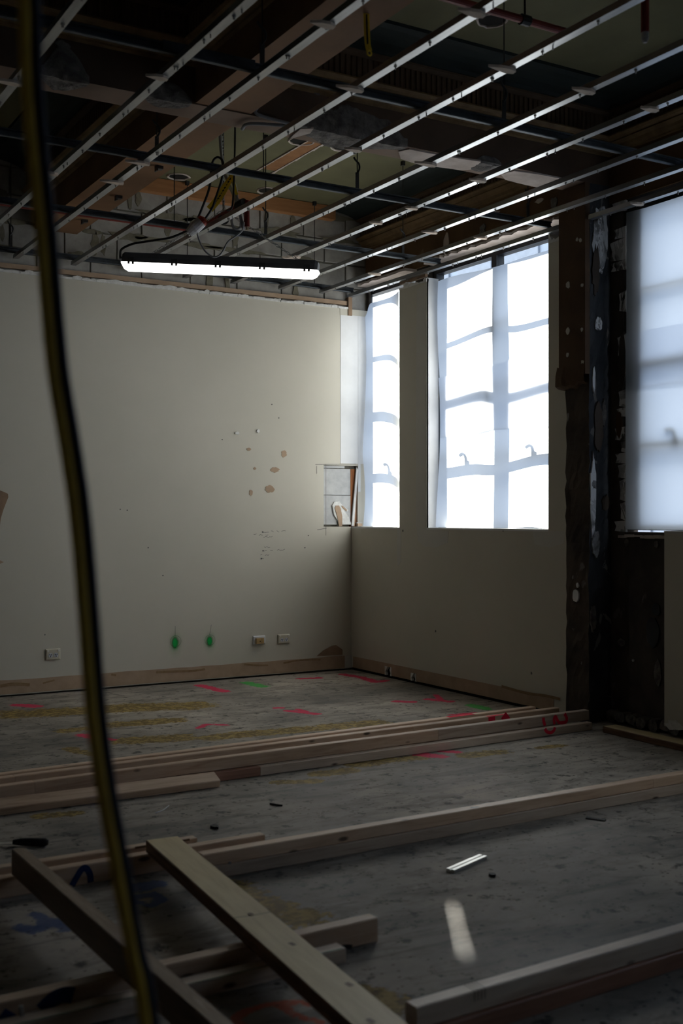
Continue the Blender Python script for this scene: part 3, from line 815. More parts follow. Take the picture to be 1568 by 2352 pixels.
# rough core: a ring of jittered vertices up the column
def rough_column(x0, x1, y0, y1, z0, z1, seed, jit=.006, nz=60, mats=('column_rough','column_blue'), name='shaft'):
    r = random.Random(seed); vs = []; fs = []; ms = []
    K = 6
    ring_ = []
    for k in range(K): ring_.append((x0, y1+(y0-y1)*k/K))          # room face, far to near
    for k in range(K): ring_.append((x0+(x1-x0)*k/K, y0))           # near face
    ring_.append((x1, y0)); ring_.append((x1, y1))
    n = len(ring_)
    for i in range(nz+1):
        z = z0+(z1-z0)*i/nz
        for k, (x, y) in enumerate(ring_):
            j = jit if k < n-2 else 0
            vs.append((x+r.uniform(-j,j), y+r.uniform(-j,j), z))
    for i in range(nz):
        for k in range(n):
            fs.append((i*n+k, i*n+(k+1)%n, (i+1)*n+(k+1)%n, (i+1)*n+k)); ms.append(0 if k < K else 1)
    fs.append(tuple(range(nz*n, nz*n+n))); ms.append(0)
    M_ = MB(); M_.v = vs; M_.f = fs; M_.m = ms
    return M_.build(name, list(mats), colr)
rough_column(-.012, FX, -2.81, -2.605, 0, 3.28, 3)
# brown render coat left on the upper half, with a lumpy broken lower lip
mb = MB()
mb.box(-.045, -.008, -2.812, -2.575, 2.12, 3.28)
mb.build('render_coat', 'brown_render', colr)
mb = MB(); r = random.Random(6); vs = []; fs = []
NY = 12; prof = [(.0,2.18),(.010,2.13),(.016,2.09),(.012,2.06),(-.004,2.045),(-.03,2.04)]
for i in range(NY+1):
    y = -2.560 - (.252)*i/NY
    e = 1.0 if i < 4 else .55
    for d, z in prof: vs.append((-.045-d*e*r.uniform(.7,1.3)*1.4, y, z+r.uniform(-.006,.006)+(.02 if i > 8 else 0)))
for i in range(NY):
    for k in range(len(prof)-1): fs.append((i*6+k, i*6+k+1, (i+1)*6+k+1, (i+1)*6+k))
mb.add(vs, fs).build('render_lip', 'brown_render', colr)
for i, (px, py, w, h) in enumerate([(1304,655,10,15),(1337,655,7,8),(1304,760,9,16),(1336,757,6,8),(1303,815,8,12),(1338,832,8,10),(1325,550,6,9),(1333,552,7,10)]):
    c = PX(px, py, -.045); k = (c[0]-CAM[0])/_ray(px)[0]/FPX
    MB().prism(blob(c[1], c[2], w*k/2*1.3, h*k/2, 10, .25, 400+i), 'x', -.048, -.04).build('paint_chip', 'patch_grey', colr)
for i, (px, py, w, h, mt) in enumerate([(1324,1368,16,30,'white_primer'),(1328,1344,6,12,'white_primer')]):
    c = PX(px, py, -.012); k = (c[0]-CAM[0])/_ray(px)[0]/FPX
    MB().prism(blob(c[1], c[2], w*k/2*1.3, h*k/2, 14, .08, 420+i), 'x', -.022, .0).build('paint_chip', mt, colr)
for i, (px, py, w, h, mt) in enumerate([(1378,545,44,150,'flaking_white'),(1366,620,20,110,'column_rough'),(1372,985,24,110,'column_rough'),(1385,950,12,60,'patch_grey'),(1360,1140,16,180,'flaking_white'),(1366,1250,22,60,'flaking_white'),(1390,1155,22,34,'column_rough'),(1372,745,20,30,'flaking_white'),(1360,1420,14,60,'patch_grey'),(1362,870,8,60,'flaking_white')]):
    c = PY(px, py, -2.81); k = (c[1]-CAM[1])/_ray(px)[1]/FPX
    MB().prism(blob(min(max(c[0], .0), .15), c[2], w*k/2*1.1, h*k/2, 22, .22, 440+i), 'y', -2.818-.002*(i%3), -2.80).build('flaking_patch', 'broken_concrete' if mt == 'patch_grey' else mt, colr)

# ------------------------------------------------------------------ windows (black steel frames) and their film
FR0, FR1 = .192, .262
def window(name, y0, y1, mullions, label, handles=(), jamb=.05, mw=.024):
    root = empty(name, (FR0, (y0+y1)/2, ZSILL)); tag(root, label, 'window', kind='structure')
    z0, z1 = ZSILL, ZH-.012
    f = MB(); panel(f, 'x', FR0, FR1, (y0, y1), (z0, z1), [(y0+.05, y1-jamb, z0+.04, z1-.065)]); f.build('frame', 'window_black', root)
    for ym in mullions: MB().box(FR0, FR1, ym-mw, ym+mw, z0+.04, z1-.065).build('mullion', 'window_black', root)
    edges = [y0+.05] + [q for ym in sorted(mullions) for q in (ym-mw, ym+mw)] + [y1-jamb]
    for a_, b_ in zip(edges[::2], edges[1::2]):
        for zc, h, dp in ((2.61,.022,.022), (2.165,.045,.032), (1.68,.045,.032)):
            MB().box(FR0+.005, FR0+.005+dp, a_, b_, zc-h/2, zc+h/2).build('transom', 'window_black', root)
        zz = [z0+.04, 1.68-.022, 1.68+.022, 2.165-.022, 2.165+.022, 2.61-.011, 2.61+.011, z1-.065]
        for q0, q1 in zip(zz[::2], zz[1::2]):
            MB().box(.212, .215, a_, b_, q0, q1).build('pane', 'window_glass', root)
    for yh in handles:
        mb = MB(); mb.box(FR0-.010, FR0, yh-.022, yh+.022, 1.665, 1.715)
        mb.tube(smooth_path([(FR0-.011,yh,1.705),(FR0-.011,yh+.006,1.735),(FR0-.011,yh+.024,1.758),(FR0-.011,yh+.05,1.765),(FR0-.011,yh+.08,1.757)],4), [.010]*9+[.008]*8, 7)
        mb.build('handle', 'handle_grey', root)
    return root
window('window_1', W1[0], W1[1], [], 'narrow black steel window in the far corner', (-.28,))
window('window_2', W2[0], W2[1], [-1.627], 'black steel window in the middle of the window wall', (-1.30, -2.05), mw=.027)
window('window_3', W3[0], W3[1], [-3.85], 'black steel window nearest the viewer', (-3.33,), jamb=.15)
window('window_4', W4[0], W4[1], [-6.65], 'bare black steel window beside the viewer', ())
window('window_5', W5[0], W5[1], [-9.35], 'bare black steel window behind the viewer', ())

def film(name, label, ylist, ztop, zbot, xf, nz=46, ny=40, yl=None, yn=None):
    """thin milky sheet: ztop/zbot(s) give its edges, xf(y,z) its billow; yl(z) may bend the far edge"""
    y_far, y_near = ylist; vs = []; fs = []
    for i in range(ny+1):
        s = i/ny
        for j in range(nz+1):
            q = j/nz; z = zbot(s)+(ztop(s)-zbot(s))*q
            yf = y_far if yl is None else yl(z)
            y = yf+((y_near if yn is None else yn(z))-yf)*s
            vs.append((xf(y, z), y, z))
    for i in range(ny):
        for j in range(nz):
            a_ = i*(nz+1)+j; fs.append((a_, a_+1, a_+nz+2, a_+nz+1))
    o = MB().add(vs, fs).build(name, 'milky_film', smooth=True)
    return tag(o, label, 'plastic sheet', 'milky sheets over the windows')
sn = math.sin
def cl(a, lo=0.0, hi=1.0): return max(lo, min(hi, a))
film('plastic_sheet', 'narrow milky sheet curling off the corner window', (-.012, -.70),
     lambda s: 3.0 if s > .12 else 3.0-.10*(1-s/.12)**2, lambda s: ZSILL+.004,
     lambda y, z: .115+.02*sn(z*3.1+y*2)*cl((y+.7)/.3)-.098*cl((-y-.25)/.43)**2,
     yl=lambda z: -.012-.045*max(0, sn((z-1.18)*5.4))*(z < 1.76) - (.02 if z > 2.9 else 0), yn=lambda z: -.705+.058*cl((z-2.60)/.06), nz=70)
film('plastic_sheet', 'upper milky sheet over the middle window', (-1.082, -2.42),
     lambda s: 3.003, lambda s: 1.85-.01*sn(s*9),
     lambda y, z: .112+.028*max(0, min(1, (-1.082-y)/.45))+.022*sn(z*3.4+y*4.5)+.012*sn(y*9+z*1.3))
film('plastic_sheet', 'lower milky sheet overlapping the sheet above over the middle window', (-1.08, -2.42),
     lambda s: 2.285+.06*s, lambda s: ZSILL+.004,
     lambda y, z: .106+.028*max(0, min(1, (-1.08-y)/.45))+.022*sn(z*3.4+y*4.5)+.012*sn(y*9+z*1.3))
film('plastic_sheet', 'upper milky sheet over the window right of the column', (-2.95, -4.83),
     lambda s: 3.09, lambda s: 2.02, lambda y, z: .158+.020*cl((-2.96-y)/.12)+.004*sn(z*3+y*3)*cl((-2.96-y)/.12))
film('plastic_sheet', 'lower milky sheet over the window right of the column', (-2.95, -4.83),
     lambda s: 2.36, lambda s: ZSILL+.004, lambda y, z: .152+.018*cl((-2.96-y)/.12)+.004*sn(z*2.4+y*4+1)*cl((-2.96-y)/.12))
# building across the street
bld = empty('office_building', (19, -7, -6)); tag(bld, 'pale blue gridded office building seen through the windows', 'building')
MB().box(14, 24, -34, 20.0, -6, 22).build('body', 'facade', bld)
street = MB().box(.45, 60, -60, 60, -6.3, -6).build('street', 'asphalt'); tag(street, 'dark street surface below the windows outside', 'street', kind='structure')
pm = None
for i in range(14):
    for j in range(6):
        y, z = 18.6-i*1.9, -2.0+j*3.2
        if pm is None:
            pm = MB().box(13.93, 14.02, y-.75, y+.75, z-1.1, z+1.1).build('pane', 'facade_glass', bld); p00 = (y, z)
        else:
            c = pm.copy(); COL.objects.link(c); c.parent = bld; c.location = (0, y-p00[0], z-p00[1])

# ------------------------------------------------------------------ suspended ceiling grid
ZC = 3.05
chx = [0.0, -.285, -.645, -1.06, -1.455, -1.895, -2.31, -2.72, -3.055, -3.565]
ordn = ['first','second','third','fourth','fifth','sixth','seventh','eighth','ninth','tenth']
scr_px = [(370,175),(345,375),(283,419),(130,398),(45,190),(1178,160),(1355,208),(960,478),(880,512),(993,532),(895,632),(700,595),(1125,547),(1048,402),(905,222),(1105,30),(1465,466),(770,58),(1505,250),(640,583),(990,376),(835,345)]
scr = {}
for k, (px, py) in enumerate(scr_px):
    c = FL(px, py, ZC); i = min(range(10), key=lambda q: abs(chx[q]-.019-c[0])); scr.setdefault(i, []).append((c[1], k))
ch_len = (-9.5, -.012)
for i, xr in enumerate(chx):
    x0, x1 = xr-.038, xr
    # folded steel hat section, open at the top
    t = .0012; h = .028
    prof = [(x0,ZC),(x1,ZC),(x1-.003,ZC+h),(x1-.009,ZC+h),(x1-.009,ZC+h-t),(x1-.003-t,ZC+h-t),(x1-t,ZC+t),(x0+t,ZC+t),(x0+.003+t,ZC+h-t),(x0+.009,ZC+h-t),(x0+.009,ZC+h),(x0+.003,ZC+h)]
    y_end = -.012 if i not in (1,) else -.03
    if i == 0:
        segs = [(-2.60, y_end), (-9.5, -2.83)]
    else: segs = [(-9.5, y_end)]
    root = empty('furring_channel', (xr-.019, -2.4, ZC))
    tag(root, f'steel furring channel of the ceiling grid, {ordn[i]} from the window wall', 'ceiling channel', 'furring channels of the ceiling grid')
    for sg in segs:
        MB().prism(prof, 'y', sg[0], sg[1]).build('channel', 'galvanised', root)
    mb = MB(); r = random.Random(50+i); y = -.25-r.uniform(0,.1)
    while y > -6.0:
        for dx in ((0,) if r.random() < .6 else (0, .0)):
            xx = xr-.019+r.uniform(-.008,.008)
            mb.tube([(xx,y,ZC-.014),(xx,y,ZC+.02)], .0028, 5); mb.tube([(xx,y,ZC-.004),(xx,y,ZC)], .006, 6)
            if r.random() < .3: mb.tube([(xx,y-.06,ZC-.014),(xx,y-.06,ZC+.02)], .0028, 5)
        y -= r.uniform(.24,.34)
    if i == 0: pass
    tag(mb.build('screws', 'screw_steel', root), kind='stuff')
    for (y, k) in scr.get(i, []):
        r = random.Random(700+k); L = r.uniform(.05,.085)
        pl = [(xr-.019+a_*L*1.0-.02, y+b_*.045) for a_, b_ in ((-1.1,.1),(-.5,-.35),(.1,-.5),(.55,-.25),(.6,.25),(.2,.5),(-.4,.35))]
        MB().prism(pl, 'z', ZC-.012, ZC-.001).build('board_scrap', 'scrap_board', root)
# top cross rails
RZ = ZC+.028
rails = [(-3.78, 'nearest the viewer'), (-2.47, 'under the cross beam'), (-1.275, 'between the cross beam and the block wall'), (-.06, 'along the block wall')]
for y, where in rails:
    w, h = .0125, .038
    prof = [(y-w*.8,RZ),(y+w*.8,RZ),(y+w,RZ+.004),(y+w,RZ+.010),(y+.003,RZ+.013),(y+.003,RZ+.028),(y+w,RZ+.031),(y+w,RZ+h),(y-w,RZ+h),(y-w,RZ+.031),(y-.003,RZ+.028),(y-.003,RZ+.013),(y-w,RZ+.010),(y-w,RZ+.004)]
    root = MB().prism(prof, 'x', -6.5, -.02 if y > -2.6 else .1).build('cross_rail', 'galvanised_dull', base=(-3, y, RZ))
    tag(root, f'dark steel cross rail of the ceiling grid {where}', 'ceiling rail', 'cross rails of the ceiling grid')
    if y < -3:
        MB().box(-3.15, -2.75, y-.016, y+.016, RZ+.006, RZ+.045).build('splice', 'galvanised_dull', root)
# hangers: rod and spring clip
hang = [(0,602,'in front of the brown beam',True),(0,1157,'near the right end of the nearest rail',True),(1,360,'left, on the rail under the cross beam',True),(1,605,'beside the hanging cables on the rail under the cross beam',False),(1,820,'middle of the rail under the cross beam',True),(1,1212,'at the window end of the rail under the cross beam',True),
        (2,400,'left of the hanging connector, rail before the block wall',False),(2,610,'right of the hanging cables, rail before the block wall',True),(2,925,'over the corner window, rail before the block wall',True),(3,25,'far left along the block wall',True),(3,430,'above the lamp along the block wall',False),(3,722,'at the right end of the lamp along the block wall',False)]
for k, px, where, clip in hang:
    y = rails[k][0]; d = _ray(px); t = (y-CAM[1])/d[1]; x = CAM[0]+t*d[0]
    zt = ZS
    if -2.81 < y < -2.55: y2 = y
    if x > .0: x = -.06
    if k == 1 and px == 1212: zt = 3.275
    root = empty('ceiling_hanger', (x, y, RZ+.035)); tag(root, f'thin black hanger rod {where}', 'hanger', 'hangers of the ceiling grid')
    ztop = ZS if not (x > -.18) else 3.69
    MB().tube([(x,y,RZ+.03),(x,y,ztop)], .003, 6).build('rod', 'rod_steel', root)
    MB().box(x-.012, x+.012, y-.012, y+.012, ztop-.03, ztop).build('ceiling_bracket', 'rod_steel', root)
    if clip:
        mb = MB(); mb.box(x-.010, x+.010, y-.003, y+.003, RZ+.03, RZ+.13)
        mb.tube(smooth_path([(x-.004,y,RZ+.12),(x+.014,y,RZ+.15),(x+.012,y,RZ+.18),(x-.012,y,RZ+.20),(x-.022,y,RZ+.215)],4), .0055, 6)
        mb.build('spring_clip', 'rod_steel', root)

# ------------------------------------------------------------------ sprinkler pipes, tapes
sp = empty('sprinkler_pipe', (-2.4, -.85, 3.2)); tag(sp, 'dark red sprinkler pipe with a drop above the lamp', 'pipe')
MB().tube([(-6,-.85,3.2),(-1.74,-.85,3.2)], .021, 12).build('run', 'red_pipe', sp)
MB().tube([(-1.74,-.85,3.2),(-1.74,-1.53,3.2)], .021, 12).build('branch', 'red_pipe', sp)
MB().tube([(-1.70,-1.55,3.235),(-1.70,-1.55,3.07)], .017, 12).build('drop', 'red_pipe', sp)
MB().tube([(-1.74,-1.50,3.2),(-1.72,-1.56,3.215)], .032, 12).build('coupling', 'pipe_black', sp)
MB().tube([(-1.74,-1.30,3.17),(-1.74,-1.27,3.17)], .034, 12).build('clamp', 'pipe_black', sp)
MB().tube([(-1.74,-1.285,3.2),(-1.74,-1.285,ZS)], .005, 6).build('hanger_rod', 'rod_steel', sp)
MB().tube([(-1.70,-1.55,3.075),(-1.70,-1.55,3.05)], .010, 8).build('sprinkler_head', 'brass', sp)
sp = empty('sprinkler_pipe', (-1.6, -3.8, 3.6)); tag(sp, 'dark red sprinkler pipe clamped under the near slab', 'pipe')
MB().tube([(-2.2,-3.8,3.6),(-1.06,-3.8,3.6)], .018, 12).build('run', 'red_pipe', sp)
MB().tube([(-1.36,-3.8,3.6),(-1.31,-3.8,3.6)], .026, 10).build('clamp', 'pipe_black', sp)
MB().tube([(-1.335,-3.8,3.6),(-1.335,-3.8,ZS)], .005, 6).build('hanger_rod', 'rod_steel', sp)
sp = empty('sprinkler_drop', (-1.57, -4.8, 3.1)); tag(sp, 'red sprinkler drop pipe with a pale cap at upper right', 'pipe')
MB().tube([(-1.57,-4.8,3.125),(-1.57,-4.8,3.62)], .016, 12).build('drop', 'red_pipe', sp)
MB().tube([(-1.57,-4.8,3.62),(-1.57,-4.8,ZS)], .022, 12).build('flange', 'pipe_black', sp)
MB().tube([(-1.57,-4.8,3.125),(-1.57,-4.8,3.10),(-1.57,-4.8,3.085)], [.013,.015,.008], 10).build('sprinkler_head', 'clear_plastic', sp)

tp = empty('caution_tape', PT(843, 60, 4.6)); tag(tp, 'yellow tape hanging from the slab at the top of the room', 'tape')
path = smooth_path([PT(840,-330,4.6), PT(841,0,4.6), PT(842,60,4.6), PT(844,100,4.6), PT(848,118,4.6)], 6)
mb = MB(); ribbon(mb, path, .024, (-.35,-.9,0)); mb.build('strip', 'yellow_tape', tp)
mb = MB(); r = random.Random(1)
for k in range(10):
    q = path[8+k] if 8+k < len(path)-1 else path[-2]
    ribbon(mb, [q+Vector((0,0,.012)), q-Vector((0,0,.012))], .006, (-.35,-.9,0), .003)
mb.build('print', 'tape_print', tp)
mb = MB(); mb.torus(PT(848,122,4.6), (1,0,0), (0,0,1), .010, .010, .004, 12, 6); mb.build('knot', 'yellow_tape', tp)

# ------------------------------------------------------------------ LED batten on chains
A, B = Vector(PT(286, 600, 7.36)), Vector(PT(729, 619, 7.20))
ax = (B-A); L = ax.length; ax.normalize()
side = Vector((-ax.y, ax.x, 0)).normalized(); up = ax.cross(side)
if up.z < 0: up = -up; 
lamp = empty('led_batten', tuple((A+B)/2)); tag(lamp, 'lit white LED batten light hanging on chains below the ceiling grid', 'light')
def lampmesh(sections, mat, name, smooth=False):
    """sections: list of (distance along, profile [(s,u)])"""
    vs = []; fs = []; n = len(sections[0][1])
    for d, pr in sections:
        for s_, u_ in pr: vs.append(tuple(A+ax*d+side*s_+up*u_))
    for i in range(len(sections)-1):
        for k in range(n): fs.append((i*n+k, i*n+(k+1)%n, (i+1)*n+(k+1)%n, (i+1)*n+k))
    fs.append(tuple(range(n))[::-1]); fs.append(tuple(range((len(sections)-1)*n, len(sections)*n)))
    return MB().add(vs, fs).build(name, mat, lamp, smooth=smooth)
hous = [(-.052,-.012),(.052,-.012),(.052,.016),(.042,.050),(-.042,.050),(-.052,.016)]
def sc(pr, k, dz=0): return [(a_*k, b_*k+dz) for a_, b_ in pr]
lampmesh([(-.006,sc(hous,.80)),(.012,hous),(L-.012,hous),(L+.006,sc(hous,.80))], 'lamp_housing', 'housing')
lens = [(.050*math.cos(math.pi*k/10), -.012-.052*math.sin(math.pi*k/10)**.8) for k in range(11)]
lampmesh([(-.010,[(a_*.85,-.012+(b_+.012)*.25) for a_,b_ in lens]),(.004,[(a_*.96,-.012+(b_+.012)*.75) for a_,b_ in lens]),(.03,lens),(L-.03,lens),(L-.004,[(a_*.96,-.012+(b_+.012)*.75) for a_,b_ in lens]),(L+.010,[(a_*.85,-.012+(b_+.012)*.25) for a_,b_ in lens])], 'lamp_diffuser', 'diffuser', True)
for k in range(5):
    d = .06+(L-.12)*k/4
    for s_ in (-1, 1):
        pr = [(s_*.050,-.026),(s_*.058,-.026),(s_*.058,.016),(s_*.050,.016)]
        lampmesh([(d-.020,pr),(d-.008,pr)], 'lamp_clip', 'clip'); lampmesh([(d+.008,pr),(d+.020,pr)], 'lamp_clip', 'clip')
        pr = [(s_*.050,-.008),(s_*.057,-.008),(s_*.057,.016),(s_*.050,.016)]
        lampmesh([(d-.020,pr),(d+.020,pr)], 'lamp_clip', 'clip')
for d in (.10, L-.10): lampmesh([(d-.006,[(-.006,.038),(.006,.038),(.006,.055),(-.006,.055)]),(d+.006,[(-.006,.038),(.006,.038),(.006,.055),(-.006,.055)])], 'lamp_clip', 'eyelet')
lampmesh([(-.028,[(.014*math.cos(q*.785),.014*math.sin(q*.785)+.014) for q in range(8)]),(.0,[(.014*math.cos(q*.785),.014*math.sin(q*.785)+.014) for q in range(8)])], 'lamp_clip', 'cable_gland')
def chain(p, q, name, parent):
    p, q = Vector(p), Vector(q); d = q-p; n = max(2, int(d.length/.021)); d.normalize()
    e = d.orthogonal().normalized(); f = d.cross(e); mb = MB()
    for i in range(n):
        c = p.lerp(q, (i+.5)/n)
        mb.torus(c, d, e if i % 2 else f, .0145, .0075, .0024, 8, 4)
    return tag(mb.build(name, 'chain_steel', parent), 'steel chain')
apex = Vector(PT(514, 482, 7.28)); 
chain(A+ax*.16+up*.045, apex, 'chain', lamp)
chain(B-ax*.11+up*.045, apex, 'chain', lamp)
ctop = Vector((apex.x-.01, apex.y, ZS)); chain(apex, ctop, 'chain', lamp)
MB().box(ctop.x-.02, ctop.x+.02, ctop.y-.02, ctop.y+.02, ZS-.012, ZS).build('ceiling_hook', 'chain_steel', lamp)
# black flex of the lamp up to the connector and over the rail
T = 7.05
con = Vector(PT(454, 517, T))
fx = MB().tube(smooth_path([A-ax*.028+up*.014, PT(276,585,7.36), PT(280,572,7.33), PT(305,560,7.3), PT(340,554,7.28), PT(390,546,7.26), PT(425,532,7.24), PT(440,524,T)], 6), .0075, 7).build('lamp_flex', 'black_cable', smooth=True)
tag(fx, 'black flex running from the lamp end up to the grey connector', 'cable')
fx = MB().tube(smooth_path([PT(470,504,T), PT(487,478,T), PT(495,455,T), PT(508,415,T), PT(513,385,T), PT(510,368,T), PT(500,361,T), PT(490,368,T), PT(485,385,T), PT(484,410,T), PT(478,440,T), PT(465,475,T), PT(454,502,T)], 7), .0075, 7).build('looped_flex', 'black_cable', smooth=True)
tag(fx, 'black cable looping up over the channel and back to the connector', 'cable')
cn = empty('power_connector', tuple(con)); tag(cn, 'grey power connector with red end hanging above the lamp', 'connector')
d_ = (Vector(PT(470,505,T))-Vector(PT(446,527,T))).normalized()
MB().tube([con-d_*.045, con-d_*.03, con+d_*.03], [.034,.038,.036], 14).build('body', 'connector_grey', cn, smooth=False)
MB().tube([con+d_*.03, con+d_*.05, con+d_*.062], [.036,.034,.012], 14).build('collar', 'red_plastic', cn)
MB().tube([con-d_*.075, con-d_*.045], [.028,.034], 14).build('face', 'clear_plastic', cn)
for s_ in (-1, 1):
    e = d_.orthogonal().normalized()
    MB().tube([con-d_*.085+e*s_*.014, con-d_*.07+e*s_*.014], .007, 8).build('terminal', 'clear_plastic', cn)
gc = MB().tube(smooth_path([PT(452,530,T), PT(455,545,T), PT(463,565,T), PT(475,581,T), PT(490,590,T), PT(503,587,T), PT(514,573,T), PT(524,555,T), PT(545,540,T), PT(557,528,T), PT(560,510,T)], 6), .0055, 7).build('grey_cable', 'grey_cable', smooth=True)
tag(gc, 'thin grey cable drooping below the connector', 'cable')
for k, (pts, lab) in enumerate([([PT(506,200,7.3),PT(505,300,7.28),PT(507,340,7.26),PT(512,380,7.22),PT(520,410,7.2),PT(535,445,7.2),PT(545,470,7.2),PT(553,500,7.2),PT(560,525,7.2),PT(563,500,7.19),PT(558,478,7.19),PT(548,458,7.19)], 'thicker grey cable dropping from the slab into the hanging bundle'),
     ([PT(527,402,7.2),PT(540,440,7.2),PT(540,470,7.2),PT(534,490,7.2),PT(532,510,7.2),PT(538,524,7.2),PT(550,524,7.2),PT(553,508,7.2),PT(547,470,7.19),PT(541,430,7.19),PT(530,400,7.19)], 'grey cable coiled into a loop in the hanging bundle')]):
    if k == 0: pts[0] = (pts[0][0], pts[0][1], ZS)
    o = MB().tube(smooth_path(pts, 6), .010 if k == 0 else .008, 7).build('grey_cable', 'grey_cable', smooth=True); tag(o, lab, 'cable')
bc = MB().tube(smooth_path([(PT(540,280,7.1)[0], PT(540,280,7.1)[1], ZS), PT(539,350,7.1), PT(536,440,7.1), PT(532,478,7.1), PT(520,483,7.1)], 5), .006, 6).build('black_cable', 'black_cable', smooth=True)
tag(bc, 'straight black cable hanging beside the grey bundle', 'cable')
tg = empty('caution_tape', PT(515,440,7.15)); tag(tg, 'yellow warning tape tied around the cable bundle', 'tape')
mb = MB(); pth = smooth_path([PT(537,398,7.14), PT(528,412,7.14), PT(512,438,7.14), PT(497,462,7.14), PT(481,481,7.14)], 4); ribbon(mb, pth, [.02+.028*min(1, i/8) for i in range(len(pth))], (-.5,-.86,0)); mb.build('strip', 'yellow_tape', tg)
mb = MB(); ribbon(mb, smooth_path([PT(531,398,7.13), PT(536,415,7.13), PT(541,440,7.13), PT(545,447,7.13)], 4), .018, (-.5,-.86,0)); mb.build('tail', 'yellow_tape', tg)
mb = MB(); r = random.Random(2)
for k in range(13):
    c = pth[3+k] if 3+k < len(pth) else pth[-1]
    ribbon(mb, [c+Vector((.007,0,.007)), c+Vector((-.004,0,-.006))], .008 if k % 3 else .004, (-.5,-.86,0), .004)
mb.build('print', 'tape_print', tg)
# grey cable on the cross beam
o = MB().tube(smooth_path([(-2.02,-2.84,3.74), PY(606,150,-2.83), PY(604,195,-2.83), PY(598,235,-2.83), PY(590,262,-2.82), (-2.06,-2.835,3.262), FL(575,284,3.262), FL(556,297,3.262)], 6), .009, 7).build('grey_cable', 'grey_cable', smooth=True)
tag(o, 'grey cable clipped down the face of the cross beam', 'cable')

# ------------------------------------------------------------------ outlets on the back wall
def outlet(px0, px1, py0, py1, kind, label):
    a_, c_ = PY(px0, py0, 0), PY(px1, py1, 0)
    x0, x1, z0, z1 = a_[0], c_[0], min(a_[2], c_[2]), max(a_[2], c_[2])
    w, h = x1-x0, z1-z0; xc, zc = (x0+x1)/2, (z0+z1)/2
    root = empty('power_outlet', (xc, 0, z0)); tag(root, label, 'outlet')
    mat = 'outlet_cream' if kind == 'double' else 'outlet_white'
    mb = MB(); b = .006
    vs = [(x0,0,z0),(x1,0,z0),(x1,0,z1),(x0,0,z1),(x0+.001,-.010,z0+.001),(x1-.001,-.010,z0+.001),(x1-.001,-.010,z1-.001),(x0+.001,-.010,z1-.001),(x0+b,-.014,z0+b),(x1-b,-.014,z0+b),(x1-b,-.014,z1-b),(x0+b,-.014,z1-b)]
    fs = [(0,1,5,4),(1,2,6,5),(2,3,7,6),(3,0,4,7),(4,5,9,8),(5,6,10,9),(6,7,11,10),(7,4,8,11),(8,9,10,11)]
    mb.add(vs, fs).build('plate', mat, root)
    if kind == 'double':
        for s_ in (-1, 1):
            cx = xc+s_*w*.185; cz = zc-h*.08
            so = MB().tube([(cx,-.0135,cz),(cx,-.0175,cz)], h*.21, 16).build('socket', 'socket_white', root)
            for dx, dz, an in ((-.08,.06,-.5),(.08,.06,.5),(0,-.10,0)):
                q = Vector((math.sin(an), 0, math.cos(an)))*.0055
                p = Vector((cx+dx*h*1.0, -.0176, cz+dz*h*1.0)); m_ = MB(); ribbon(m_, [p-q, p+q], .0045, (0,-1,0), .0006); m_.build('slot', 'tape_print', so)
            cx = xc+s_*w*.36; cz = z1-h*.16
            MB().box(cx-w*.055, cx+w*.055, -.020, -.013, cz-h*.08, cz+h*.08).build('switch', 'switch_white', root)
    else:
        MB().box(x0+w*.17, x0+w*.78, -.034, -.012, z0+h*.12, z1-h*.24).build('cover_block', 'outlet_brown', root)
        MB().box(x0+w*.60, x0+w*.62, -.0348, -.03, z0+h*.14, z1-h*.26).build('seam', 'tape_print', root)
        MB().tube([(x0+w*.46,-.0355,zc-h*.10),(x0+w*.46,-.033,zc-h*.10)], .005, 8).build('screw', 'tape_print', root)
outlet(104, 138, 1491, 1514, 'double', 'cream double power outlet low on the wall at far left')
outlet(580, 608, 1461, 1479, 'block', 'white wall plate with a brown block, left of the corner outlet')
outlet(637, 664, 1457.5, 1477, 'double', 'cream double power outlet nearest the corner of the room')

# ------------------------------------------------------------------ timbers
def plank(name, P0, P1, width, z0, z1, mats, label, cat='timber', group=None, pieces=None, top_m=0, side_m=0, shift=0.0, tilt=0.0, extra=None, ch=.003):
    """board whose front top edge runs P0 -> P1 in plan; it grows backwards (to the left of the run)"""
    p0, p1 = Vector((P0[0], P0[1], 0)), Vector((P1[0], P1[1], 0))
    d = p1-p0; Ln = d.length; an = math.atan2(d.y, d.x)
    mb = MB(); mb.cbox(0, Ln, 0, width, 0, z1-z0, ch)
    if side_m != top_m:
        mb.m = [side_m]*8 + [side_m]*2
        mb.m[4] = top_m; mb.m[0] = top_m
    o = mb.build(name, mats, local=True)
    o.location = (p0.x, p0.y, z0); o.rotation_euler = (tilt, 0, an)
    if label: tag(o, label, cat, group)
    return o, Ln
def ext(Pa, Pb, k):
    return (Pa[0]-(Pb[0]-Pa[0])*k, Pa[1]-(Pb[1]-Pa[1])*k, 0)
def at_px(P0, P1, px):
    """distance along P0->P1 of the point whose image column is px"""
    d = _ray(px); ax_, ay = P1[0]-P0[0], P1[1]-P0[1]
    L_ = math.hypot(ax_, ay)
    det = ax_*(-d[1]) - ay*(-d[0])
    s = ((CAM[0]-P0[0])*(-d[1]) - (CAM[1]-P0[1])*(-d[0]))/det
    return s*L_
